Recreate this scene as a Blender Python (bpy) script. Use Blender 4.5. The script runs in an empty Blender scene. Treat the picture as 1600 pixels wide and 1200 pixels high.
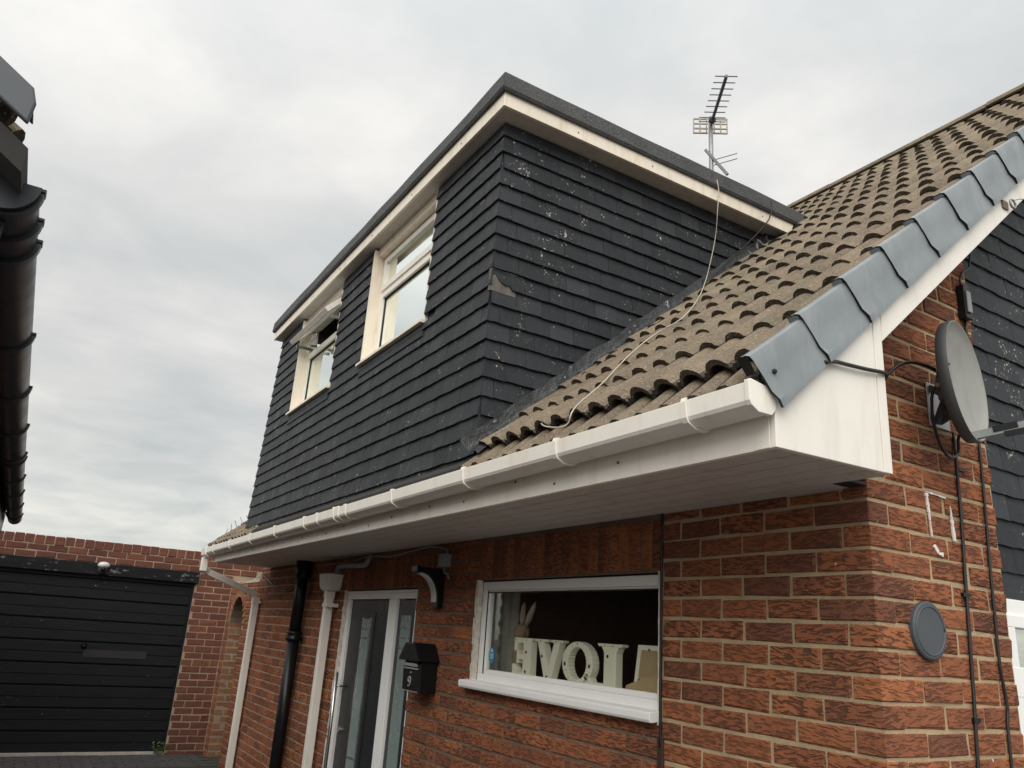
import bpy, math, random
from mathutils import Matrix, Vector, noise
S = bpy.context.scene
COL = S.collection
R = math.radians
rng = random.Random(11)

# ------------------------------------------------------------------ camera, world, sun, exposure
CAM = Vector((1.60518, -2.33793, -0.51457))
cam_d = bpy.data.cameras.new('camera')
cam_d.sensor_width = 36.0
cam_d.lens = 1218.06 / 1600 * 36
cam_d.clip_start = 0.05
cam_d.clip_end = 2000
cam = bpy.data.objects.new('camera', cam_d)
COL.objects.link(cam)
def cam_matrix(yaw, pit, rol):
    f = Vector((math.sin(yaw)*math.cos(pit), math.cos(yaw)*math.cos(pit), math.sin(pit)))
    r = Vector((math.cos(yaw), -math.sin(yaw), 0)); u = r.cross(f)
    c, s = math.cos(rol), math.sin(rol)
    r2, u2 = c*r + s*u, -s*r + c*u
    m = Matrix.Identity(4)
    for i in range(3):
        m[i][0], m[i][1], m[i][2], m[i][3] = r2[i], u2[i], -f[i], CAM[i]
    return m
cam.matrix_world = cam_matrix(-1.04219955, 0.312653296, 0.0686801067)
S.camera = cam

SUN_EL, SUN_AZ = 42.0, 132.0          # azimuth measured from +Y towards +X
sd = Vector((math.sin(R(SUN_AZ))*math.cos(R(SUN_EL)), math.cos(R(SUN_AZ))*math.cos(R(SUN_EL)), math.sin(R(SUN_EL))))
sun_l = bpy.data.lights.new('sun', 'SUN')
sun_l.energy = 1.5
sun_l.angle = R(50)
sun_l.color = (1.0, 0.95, 0.87)
sun = bpy.data.objects.new('sun', sun_l)
COL.objects.link(sun)
sun.rotation_euler = sd.to_track_quat('Z', 'Y').to_euler()

world = bpy.data.worlds.new('World')
S.world = world
world.use_nodes = True
S.view_settings.view_transform = 'Standard'
S.view_settings.look = 'None'
S.view_settings.gamma = 1
S.view_settings.exposure = 0.63
S.view_settings.use_curve_mapping = False

class NT:
    """tiny node builder"""
    def __init__(s, tree):
        s.t = tree
    def n(s, typ, _in=None, **kw):
        nd = s.t.nodes.new(typ)
        for k, v in kw.items():
            setattr(nd, k, v)
        if _in:
            for k, v in _in.items():
                s.set(nd.inputs[k], v)
        return nd
    def set(s, sock, v):
        if isinstance(v, bpy.types.NodeSocket):
            s.t.links.new(v, sock)
        elif isinstance(v, bpy.types.Node):
            s.t.links.new(v.outputs[0], sock)
        elif isinstance(v, (tuple, list)) and len(v) == 3 and sock.type == 'RGBA':
            sock.default_value = (*v, 1)
        else:
            sock.default_value = v
    def math(s, op, a, b=0.0, c=None, clamp=False):
        nd = s.n('ShaderNodeMath', operation=op, use_clamp=clamp)
        s.set(nd.inputs[0], a); s.set(nd.inputs[1], b)
        if c is not None: s.set(nd.inputs[2], c)
        return nd.outputs[0]
    def vmath(s, op, a, b=(0, 0, 0)):
        nd = s.n('ShaderNodeVectorMath', operation=op)
        s.set(nd.inputs[0], a); s.set(nd.inputs[1], b)
        return nd
    def noise(s, vec, scale, detail=4, rough=0.55, w=None, dist=0.0):
        nd = s.n('ShaderNodeTexNoise', noise_dimensions='4D' if w is not None else '3D')
        s.set(nd.inputs['Vector'], vec)
        if w is not None: s.set(nd.inputs['W'], w)
        nd.inputs['Scale'].default_value = scale
        nd.inputs['Detail'].default_value = detail
        nd.inputs['Roughness'].default_value = rough
        nd.inputs['Distortion'].default_value = dist
        return nd.outputs[0]
    def ramp(s, fac, stops, interp='LINEAR'):
        nd = s.n('ShaderNodeValToRGB')
        nd.color_ramp.interpolation = interp
        el = nd.color_ramp.elements
        while len(el) < len(stops): el.new(0.5)
        for e, (p, c) in zip(el, stops):
            e.position = p
            e.color = (*c, 1) if isinstance(c, tuple) else (c, c, c, 1)
        s.set(nd.inputs[0], fac)
        return nd.outputs[0]
    def mix(s, f, a, b, blend='MIX'):
        nd = s.n('ShaderNodeMix', data_type='RGBA', blend_type=blend)
        s.set(nd.inputs[0], f); s.set(nd.inputs[6], a); s.set(nd.inputs[7], b)
        return nd.outputs[2]
    def maprange(s, v, a, b, c=0.0, d=1.0):
        nd = s.n('ShaderNodeMapRange')
        s.set(nd.inputs[0], v)
        for i, x in enumerate((a, b, c, d)): nd.inputs[i+1].default_value = x
        return nd.outputs[0]

# overcast sky: a Nishita sky behind a deck of cloud laid out on a high plane
w = NT(world.node_tree)
bg = world.node_tree.nodes['Background']
skyt = w.n('ShaderNodeTexSky', sky_type='NISHITA', sun_disc=False)
skyt.sun_elevation = R(SUN_EL); skyt.sun_rotation = R(SUN_AZ)
gen = w.n('ShaderNodeTexCoord').outputs['Generated']
sep = w.n('ShaderNodeSeparateXYZ', {0: gen})
zc = w.math('MAXIMUM', sep.outputs[2], 0.0)
den = w.math('ADD', zc, 0.11)
cx = w.math('DIVIDE', sep.outputs[0], den); cy = w.math('DIVIDE', sep.outputs[1], den)
cv = w.n('ShaderNodeCombineXYZ', {0: cx, 1: cy, 2: 3.3}).outputs[0]
n1 = w.noise(cv, 0.62, 7, 0.56, dist=0.25)
n2 = w.noise(cv, 2.3, 6, 0.55, dist=0.3)
n3 = w.noise(cv, 0.22, 2, 0.5)
cl = w.math('ADD', w.math('MULTIPLY', n1, 0.60), w.math('ADD', w.math('MULTIPLY', n2, 0.30), w.math('MULTIPLY', n3, 0.2)))
ccol = w.ramp(cl, [(0.43, (0.450, 0.478, 0.485)), (0.51, (0.53, 0.541, 0.537)), (0.575, (0.60, 0.598, 0.582)), (0.66, (0.725, 0.708, 0.678))])
# brightening up towards the zenith and towards the hidden sun
dotn = w.vmath('DOT_PRODUCT', gen, tuple(sd))
glow = w.maprange(dotn.outputs['Value'], -0.2, 1.0, 0.86, 1.5)
zen = w.maprange(zc, 0.05, 0.8, 0.86, 1.33)
cmul = w.vmath('MULTIPLY', ccol, (1, 1, 1))
sc_n = w.n('ShaderNodeVectorMath', operation='SCALE'); w.set(sc_n.inputs[0], cmul.outputs[0])
w.set(sc_n.inputs[3], w.math('MULTIPLY', w.math('MULTIPLY', glow, zen), 10.0 * 0.86))
hzn = w.maprange(zc, 0.02, 0.30, 1.0, 0.0)
warm = w.mix(w.math('MULTIPLY', w.math('MULTIPLY', hzn, n2), 0.95), sc_n.outputs[0], (7.3, 7.1, 6.35))
final = w.mix(0.94, skyt.outputs[0], warm)
w.set(bg.inputs[0], final)
bg.inputs[1].default_value = 0.1

# ------------------------------------------------------------------ materials
def newmat(name):
    m = bpy.data.materials.new(name); m.use_nodes = True
    t = NT(m.node_tree)
    b = m.node_tree.nodes['Principled BSDF']
    return m, t, b
def pos(t): return t.n('ShaderNodeNewGeometry').outputs['Position']
def wallvec(t, su=1.0, sz=1.0):
    """(along the wall, 0, up) in metres for walls that run along X or Y"""
    sp = t.n('ShaderNodeSeparateXYZ', {0: pos(t)})
    u = t.math('ADD', sp.outputs[0], sp.outputs[1])
    d = t.math('SUBTRACT', sp.outputs[0], sp.outputs[1])
    return t.n('ShaderNodeCombineXYZ', {0: t.math('MULTIPLY', u, su), 1: t.math('MULTIPLY', d, 0.0), 2: t.math('MULTIPLY', sp.outputs[2], sz)}).outputs[0]
def rnd(t):
    a = t.n('ShaderNodeAttribute', attribute_name='rnd').outputs['Fac']
    o = t.n('ShaderNodeObjectInfo').outputs['Random']
    return t.math('FRACT', t.math('ADD', a, o))
def bump(t, b, h, strength=0.5, dist=0.01, normal=None):
    nd = t.n('ShaderNodeBump')
    nd.inputs['Strength'].default_value = strength
    nd.inputs['Distance'].default_value = dist
    t.set(nd.inputs['Height'], h)
    if normal is not None: t.set(nd.inputs['Normal'], normal)
    t.set(b.inputs['Normal'], nd.outputs[0])
    return nd.outputs[0]

def simple(name, col, rough=0.5, metal=0.0, var=0.12, nscale=9.0, bumpd=0.0, bscale=60, dirt=None, spec=0.5):
    m, t, b = newmat(name)
    p = pos(t)
    n = t.noise(p, nscale, 5, 0.6)
    c = t.mix(t.maprange(n, 0.3, 0.7), tuple(x*(1-var) for x in col), tuple(min(1, x*(1+var)) for x in col))
    if dirt:
        dn = t.noise(t.vmath('MULTIPLY', p, (2.2, 2.2, 0.4)).outputs[0], 7.0, 6, 0.65)
        c = t.mix(t.maprange(dn, 0.5, 0.78, 0.0, dirt[1]), c, dirt[0])
    t.set(b.inputs['Base Color'], c)
    b.inputs['Metallic'].default_value = metal
    b.inputs['Specular IOR Level'].default_value = spec
    t.set(b.inputs['Roughness'], t.maprange(t.noise(p, 14, 3), 0.2, 0.8, max(0.03, rough-0.08), min(1, rough+0.08)))
    if bumpd: bump(t, b, t.noise(p, bscale, 4, 0.6), 0.6, bumpd)
    return m

def brick_mat(name, stops, groove=1.0, soot=0.3):
    m, t, b = newmat(name)
    r = rnd(t)
    wv = t.math('MULTIPLY', r, 57.0)
    base = t.ramp(r, stops)
    # a second tone inside each brick (flashed faces)
    fl = t.noise(wallvec(t, 6, 11), 1.0, 3, 0.5, w=wv)
    base = t.mix(t.maprange(fl, 0.45, 0.72, 0, 0.75), base, t.ramp(t.math('FRACT', t.math('ADD', r, 0.37)), stops))
    # combed, wavy grooves running along the face
    wob = t.noise(wallvec(t, 16, 16), 1.0, 3, 0.55, w=wv)
    sp = t.n('ShaderNodeSeparateXYZ', {0: wallvec(t)})
    wz = t.math('ADD', t.math('MULTIPLY', sp.outputs[2], 125.0), t.math('ADD', t.math('MULTIPLY', wob, 4.2), t.math('MULTIPLY', sp.outputs[0], t.math('MULTIPLY', t.math('SUBTRACT', r, 0.5), 30.0))))
    gv = t.n('ShaderNodeCombineXYZ', {0: t.math('MULTIPLY', sp.outputs[0], 24.0), 1: 0.0, 2: wz}).outputs[0]
    g = t.noise(gv, 1.0, 2, 0.45, w=wv)
    gro = t.maprange(g, 0.425, 0.505, 1.0, 0.0)
    fine = t.noise(wallvec(t), 260, 3, 0.7)
    gk = t.maprange(t.math('FRACT', t.math('MULTIPLY', r, 7.31)), 0.0, 1.0, 0.5, 1.0)
    gro = t.math('MULTIPLY', gro, gk)
    c = t.mix(t.math('MULTIPLY', gro, 0.84*groove), base, (0.045, 0.021, 0.015))
    c = t.mix(t.maprange(fine, 0.35, 0.8, 0, 0.3), c, (0.30, 0.17, 0.11))
    st = t.noise(wallvec(t, 1.6, 0.9), 1.0, 5, 0.6)
    c = t.mix(t.maprange(st, 0.52, 0.8, 0, soot), c, (0.055, 0.034, 0.027))
    # stray flecks of white paint
    vf = t.n('ShaderNodeTexVoronoi', feature='F1'); t.set(vf.inputs['Vector'], wallvec(t, 1, 0.7)); vf.inputs['Scale'].default_value = 11
    rad = t.math('MULTIPLY', t.noise(wallvec(t), 40, 2), 0.10)
    fk = t.math('LESS_THAN', vf.outputs['Distance'], t.math('MULTIPLY', rad, t.math('GREATER_THAN', t.noise(wallvec(t), 2.3, 3), 0.56)))
    c = t.mix(t.math('MULTIPLY', fk, 0.8*groove), c, (0.62, 0.55, 0.49))
    t.set(b.inputs['Base Color'], c)
    b.inputs['Roughness'].default_value = 0.88
    b.inputs['Specular IOR Level'].default_value = 0.25
    h = t.math('ADD', t.math('MULTIPLY', gro, -1.0*groove), t.math('MULTIPLY', fine, 0.35))
    h = t.math('ADD', h, t.math('MULTIPLY', t.noise(wallvec(t), 34, 4, 0.6), 1.2))
    bump(t, b, h, 0.9, 0.006)
    return m

def mortar_mat(name, col, dark):
    m, t, b = newmat(name)
    p = pos(t)
    n = t.noise(p, 5, 6, 0.65)
    c = t.mix(t.maprange(n, 0.35, 0.7), col, dark)
    f = t.noise(p, 180, 4, 0.7)
    c = t.mix(t.maprange(f, 0.4, 0.75, 0, 0.35), c, tuple(x*0.55 for x in col))
    t.set(b.inputs['Base Color'], c)
    b.inputs['Roughness'].default_value = 0.95
    b.inputs['Specular IOR Level'].default_value = 0.15
    bump(t, b, t.math('ADD', f, t.math('MULTIPLY', t.noise(p, 45, 3), 1.5)), 0.8, 0.004)
    return m

def slate_mat(name, chips=1.0):
    m, t, b = newmat(name)
    r = rnd(t)
    p = pos(t)
    c = t.ramp(r, [(0.0, (0.014, 0.016, 0.019)), (0.5, (0.019, 0.0215, 0.0255)), (0.85, (0.024, 0.027, 0.0315)), (1.0, (0.033, 0.036, 0.041))])
    n = t.noise(t.vmath('MULTIPLY', p, (1, 1, 0.35)).outputs[0], 22, 6, 0.65)
    c = t.mix(t.maprange(n, 0.45, 0.8, 0, 0.45), c, (0.050, 0.054, 0.060))
    # flaked paint: pale chips gathered in patches
    cn = t.noise(p, 62, 4, 0.66)
    patch = t.noise(p, 8.5, 4, 0.6)
    patch2 = t.noise(p, 1.25, 2, 0.5)
    th = t.math('ADD', t.math('MULTIPLY', patch, 0.5), t.math('MULTIPLY', patch2, 0.25))
    chip = t.math('GREATER_THAN', t.math('ADD', cn, th), 1.082 + (1-chips)*0.12)
    grey = t.noise(p, 48, 5, 0.7)
    gm = t.maprange(t.math('ADD', grey, t.math('MULTIPLY', patch, 0.4)), 0.80, 0.96, 0, 0.4)
    c = t.mix(gm, c, (0.135, 0.135, 0.125))
    c = t.mix(t.math('MULTIPLY', chip, 0.8), c, t.mix(t.noise(p, 30, 2), (0.70, 0.67, 0.60), (0.40, 0.38, 0.32)))
    t.set(b.inputs['Base Color'], c)
    t.set(b.inputs['Roughness'], t.maprange(n, 0.3, 0.7, 0.5, 0.72))
    b.inputs['Specular IOR Level'].default_value = 0.3
    h = t.math('ADD', t.math('MULTIPLY', t.noise(p, 38, 5, 0.6), 1.0), t.math('MULTIPLY', chip, -0.5))
    bump(t, b, h, 0.6, 0.004)
    return m

def tile_mat(name, edge=False):
    m, t, b = newmat(name)
    r = rnd(t)
    p = pos(t)
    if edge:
        c = t.ramp(r, [(0, (0.060, 0.050, 0.040)), (1, (0.10, 0.083, 0.065))])  # darker end and channel faces: moss grime plus shade put into the colour
    else:
        c = t.ramp(r, [(0, (0.185, 0.148, 0.105)), (0.35, (0.245, 0.197, 0.138)), (0.7, (0.215, 0.165, 0.122)), (1, (0.285, 0.230, 0.160))])
    n = t.noise(p, 5.5, 5, 0.65)
    c = t.mix(t.maprange(n, 0.42, 0.72, 0, 0.65), c, (0.085, 0.075, 0.062))
    f = t.noise(p, 210, 3, 0.7)
    c = t.mix(t.maprange(f, 0.42, 0.72, 0, 0.62), c, (0.085, 0.068, 0.053))
    f2 = t.noise(p, 130, 2, 0.6)
    c = t.mix(t.maprange(f2, 0.57, 0.68, 0, 0.6), c, (0.42, 0.36, 0.25))
    l = t.noise(p, 34, 5, 0.65)
    c = t.mix(t.maprange(l, 0.58, 0.70, 0, 0.65), c, (0.045, 0.041, 0.034))
    g = t.noise(p, 11, 4, 0.6)
    c = t.mix(t.maprange(g, 0.60, 0.78, 0, 0.4), c, (0.17, 0.17, 0.085))
    t.set(b.inputs['Base Color'], c)
    b.inputs['Roughness'].default_value = 0.93
    b.inputs['Specular IOR Level'].default_value = 0.2
    bump(t, b, t.math('ADD', f, t.math('MULTIPLY', t.noise(p, 50, 4), 0.8)), 0.85, 0.004)
    return m

def lead_mat():
    m, t, b = newmat('lead_flashing')
    p = pos(t)
    n = t.noise(p, 9, 6, 0.7, dist=0.5)
    n2 = t.noise(t.vmath('MULTIPLY', p, (1, 1, 1)).outputs[0], 11, 4, 0.6, dist=1.2)
    c = t.mix(t.maprange(n, 0.4, 0.65), (0.010, 0.011, 0.012), (0.035, 0.036, 0.038))
    c = t.mix(t.maprange(n2, 0.63, 0.70, 0, 0.75), c, (0.42, 0.42, 0.41))
    t.set(b.inputs['Base Color'], c)
    b.inputs['Metallic'].default_value = 0.15
    t.set(b.inputs['Roughness'], t.maprange(n2, 0.3, 0.7, 0.22, 0.45))
    bump(t, b, t.math('ADD', n, t.math('MULTIPLY', n2, 0.5)), 0.8, 0.02)
    return m

def felt_mat():
    m, t, b = newmat('mineral_felt')
    p = pos(t)
    f = t.noise(p, 150, 3, 0.75)
    n = t.noise(p, 3.5, 5, 0.6)
    c = t.mix(t.maprange(f, 0.38, 0.66), (0.030, 0.032, 0.035), (0.15, 0.15, 0.148))
    c = t.mix(t.maprange(n, 0.45, 0.7, 0, 0.75), c, (0.05, 0.053, 0.057))
    t.set(b.inputs['Base Color'], c)
    b.inputs['Roughness'].default_value = 0.9
    bump(t, b, t.math('ADD', f, t.noise(p, 16, 3)), 0.8, 0.008)
    return m

def wood_black_mat(name, peel, colp):
    m, t, b = newmat(name)
    p = pos(t)
    g = t.noise(t.vmath('MULTIPLY', p, (6, 0.7, 9)).outputs[0], 5.0, 5, 0.65)
    c = t.mix(t.maprange(g, 0.3, 0.7), (0.005, 0.006, 0.008), (0.011, 0.012, 0.014))
    a = t.noise(t.vmath('MULTIPLY', p, (1, 0.35, 1.3)).outputs[0], 26, 6, 0.72)
    bb = t.noise(p, 1.6, 3, 0.5)
    pe = t.math('GREATER_THAN', t.math('ADD', a, t.math('MULTIPLY', bb, 0.30)), peel)
    c = t.mix(pe, c, colp)
    t.set(b.inputs['Base Color'], c)
    b.inputs['Roughness'].default_value = 0.6
    b.inputs['Specular IOR Level'].default_value = 0.22
    bump(t, b, t.math('ADD', g, t.math('MULTIPLY', pe, -0.6)), 0.5, 0.004)
    return m

def glass_mat(name, tint=(0.9, 0.95, 0.93), refl=1.0):
    m, t, b = newmat(name)
    m.node_tree.nodes.remove(b)
    tr = t.n('ShaderNodeBsdfTransparent'); tr.inputs[0].default_value = (*tint, 1)
    gl = t.n('ShaderNodeBsdfGlossy'); gl.inputs['Color'].default_value = (0.95, 1.0, 0.965, 1); gl.inputs['Roughness'].default_value = 0.015
    bp = t.n('ShaderNodeBump'); bp.inputs['Strength'].default_value = 0.06; bp.inputs['Distance'].default_value = 0.02
    t.set(bp.inputs['Height'], t.noise(pos(t), 2.2, 2)); t.set(gl.inputs['Normal'], bp.outputs[0])
    fr = t.n('ShaderNodeFresnel'); fr.inputs[0].default_value = 1.52
    bf = t.n('ShaderNodeNewGeometry').outputs['Backfacing']
    k = t.math('MULTIPLY', t.math('MULTIPLY', fr.outputs[0], 1.75*refl, clamp=True), t.math('SUBTRACT', 1.0, bf))
    mx = t.n('ShaderNodeMixShader'); t.set(mx.inputs[0], k); t.set(mx.inputs[1], tr.outputs[0]); t.set(mx.inputs[2], gl.outputs[0])
    t.set(m.node_tree.nodes['Material Output'].inputs[0], mx.outputs[0])
    return m

RUST = [(0.0, (0.160, 0.060, 0.037)), (0.15, (0.215, 0.075, 0.039)), (0.45, (0.285, 0.095, 0.042)), (0.75, (0.340, 0.113, 0.047)), (0.92, (0.415, 0.148, 0.057)), (1.0, (0.225, 0.079, 0.042))]
SMOOTH = [(0.0, (0.085, 0.034, 0.027)), (0.3, (0.125, 0.043, 0.031)), (0.6, (0.165, 0.058, 0.038)), (0.85, (0.140, 0.050, 0.035)), (1.0, (0.20, 0.076, 0.046))]
YELL = [(0.0, (0.22, 0.12, 0.06)), (0.5, (0.30, 0.17, 0.085)), (1.0, (0.24, 0.10, 0.06))]
PALE = [(0.0, (0.46, 0.24, 0.13)), (0.5, (0.55, 0.30, 0.17)), (1.0, (0.42, 0.21, 0.12))]
M = dict(
    brick=brick_mat('rustic_brick', RUST),
    gbrick=brick_mat('garage_brick', SMOOTH, 0.18, 0.45),
    ybrick=brick_mat('weathered_yellow_brick', YELL, 0.15, 0.4),
    pbrick=brick_mat('pale_brick', PALE, 0.1, 0.1),
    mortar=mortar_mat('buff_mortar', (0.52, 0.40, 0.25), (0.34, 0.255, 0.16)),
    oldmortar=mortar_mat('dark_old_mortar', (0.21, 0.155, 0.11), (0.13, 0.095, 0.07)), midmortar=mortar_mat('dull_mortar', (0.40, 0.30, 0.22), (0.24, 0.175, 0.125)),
    gmortar=mortar_mat('grey_mortar', (0.42, 0.32, 0.245), (0.27, 0.20, 0.15)),
    slate=slate_mat('painted_slate'),
    slate_dull=slate_mat('painted_slate_plain', 0.55),
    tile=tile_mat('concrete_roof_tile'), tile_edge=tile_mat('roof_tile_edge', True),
    underlay=simple('roof_underlay', (0.03, 0.028, 0.025), 0.95),
    white=simple('white_upvc', (0.82, 0.785, 0.715), 0.42, var=0.03, nscale=4, dirt=((0.60, 0.53, 0.43), 0.45)),
    cream=simple('aged_cream_upvc', (0.80, 0.725, 0.61), 0.45, var=0.06, nscale=5, dirt=((0.50, 0.36, 0.24), 0.6)),
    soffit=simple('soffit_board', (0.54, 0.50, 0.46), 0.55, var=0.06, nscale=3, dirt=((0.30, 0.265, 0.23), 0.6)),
    newwhite=simple('clean_white_upvc', (0.86, 0.86, 0.845), 0.5, var=0.02, nscale=4),
    screw=simple('rusty_screw', (0.17, 0.13, 0.10), 0.6),
    felt=felt_mat(), lead=lead_mat(),
    capgrey=simple('grey_dry_verge', (0.205, 0.228, 0.240), 0.45, var=0.10, nscale=6, dirt=((0.34, 0.362, 0.372), 0.6), spec=0.35),
    capdark=simple('dark_dry_verge', (0.06, 0.07, 0.08), 0.4, var=0.1),
    gap=simple('black_rubber_and_shade', (0.012, 0.012, 0.013), 0.7),  # black rubber, also the black fill where a gap is only in shade
    glass=glass_mat('window_glass', (0.97, 0.985, 0.97), 0.75), glass2=glass_mat('bedroom_glass', (0.96, 0.995, 0.97), 3.4),
    blind=simple('white_blind', (0.82, 0.85, 0.79), 0.8, var=0.04, nscale=3),
    curtain=simple('grey_curtain', (0.34, 0.34, 0.30), 0.9),
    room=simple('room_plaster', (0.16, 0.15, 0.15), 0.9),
    doorgrey=simple('anthracite_door', (0.015, 0.017, 0.020), 0.35, var=0.06, bumpd=0.0015, bscale=90),
    frost=simple('frosted_glass', (0.22, 0.28, 0.27), 0.25, var=0.08, nscale=20),
    steel=simple('brushed_steel', (0.55, 0.55, 0.54), 0.28, 0.9),
    blackpl=simple('black_plastic', (0.007, 0.0075, 0.009), 0.36, var=0.15, spec=0.3),
    blacksheen=simple('black_gutter_plastic', (0.013, 0.015, 0.020), 0.34, var=0.12, nscale=4, dirt=((0.035, 0.037, 0.04), 0.3)),
    greypl=simple('grey_plastic', (0.22, 0.23, 0.23), 0.45),
    cable=simple('black_cable', (0.012, 0.011, 0.011), 0.45), browncable=simple('brown_cable', (0.045, 0.028, 0.022), 0.5),
    whitecable=simple('cream_cable', (0.50, 0.45, 0.36), 0.5, dirt=((0.35, 0.29, 0.22), 0.5)),
    alu=simple('weathered_aluminium', (0.12, 0.12, 0.125), 0.5, 0.6), galv=simple('galvanised_mast', (0.30, 0.30, 0.30), 0.5, 0.6),
    grid=simple('aerial_grid', (0.36, 0.33, 0.28), 0.6),
    dish=simple('dish_grey', (0.27, 0.27, 0.25), 0.5, var=0.08, nscale=7, dirt=((0.17, 0.165, 0.13), 0.5)),
    dishdark=simple('dish_back_grey', (0.050, 0.052, 0.055), 0.5), galvplate=simple('galvanised_plate', (0.33, 0.33, 0.33), 0.45, 0.5),
    gdoor=wood_black_mat('black_garage_door', 0.845, (0.42, 0.43, 0.44)), lintel=wood_black_mat('weathered_black_lintel', 0.755, (0.17, 0.165, 0.15)),
    patch=simple('door_patch', (0.018, 0.0175, 0.0175), 0.55),
    letter=simple('cream_letter', (0.86, 0.82, 0.68), 0.5, var=0.04), hole=simple('dark_hole', (0.02, 0.018, 0.015), 0.8),
    card=simple('brown_card', (0.42, 0.30, 0.165), 0.85, var=0.05), toy=simple('toy_plush', (0.30, 0.235, 0.155), 0.95, bumpd=0.006, bscale=120), toyear=simple('toy_ear', (0.50, 0.40, 0.33), 0.95),
    sticker=simple('blue_sticker', (0.02, 0.24, 0.42), 0.4), decal=simple('white_decal', (0.75, 0.76, 0.76), 0.5),
    plaque=simple('slate_plaque', (0.062, 0.072, 0.082), 0.5), sealant=simple('old_white_sealant', (0.74, 0.70, 0.66), 0.7, bumpd=0.004, bscale=80),
    paver=simple('grey_paver', (0.046, 0.045, 0.044), 0.9, var=0.25, nscale=12, bumpd=0.004), joint=simple('paving_joint', (0.035, 0.035, 0.030), 0.95),
    tarmac=simple('driveway_concrete', (0.135, 0.13, 0.125), 0.95, var=0.2, bumpd=0.006, bscale=160),
    leaf=simple('weed_leaf', (0.07, 0.12, 0.03), 0.7, var=0.3, nscale=40), twig=simple('dry_twig', (0.10, 0.08, 0.06), 0.9), moss=simple('moss', (0.10, 0.085, 0.06), 1.0, var=0.4, nscale=30, bumpd=0.02),
    stone=simple('pale_stone', (0.46, 0.42, 0.36), 0.85, var=0.15), lampwhite=simple('lamp_dome', (0.55, 0.54, 0.52), 0.4),
    render_w=simple('far_render', (0.45, 0.42, 0.38), 0.9), number=simple('silver_digit', (0.30, 0.30, 0.30), 0.4),
    plaster=simple('rough_plaster', (0.62, 0.57, 0.50), 0.9, var=0.2, nscale=30, bumpd=0.01, bscale=50),
    board=simple('aged_batten', (0.115, 0.105, 0.092), 0.85, var=0.3, nscale=25),
)

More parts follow.
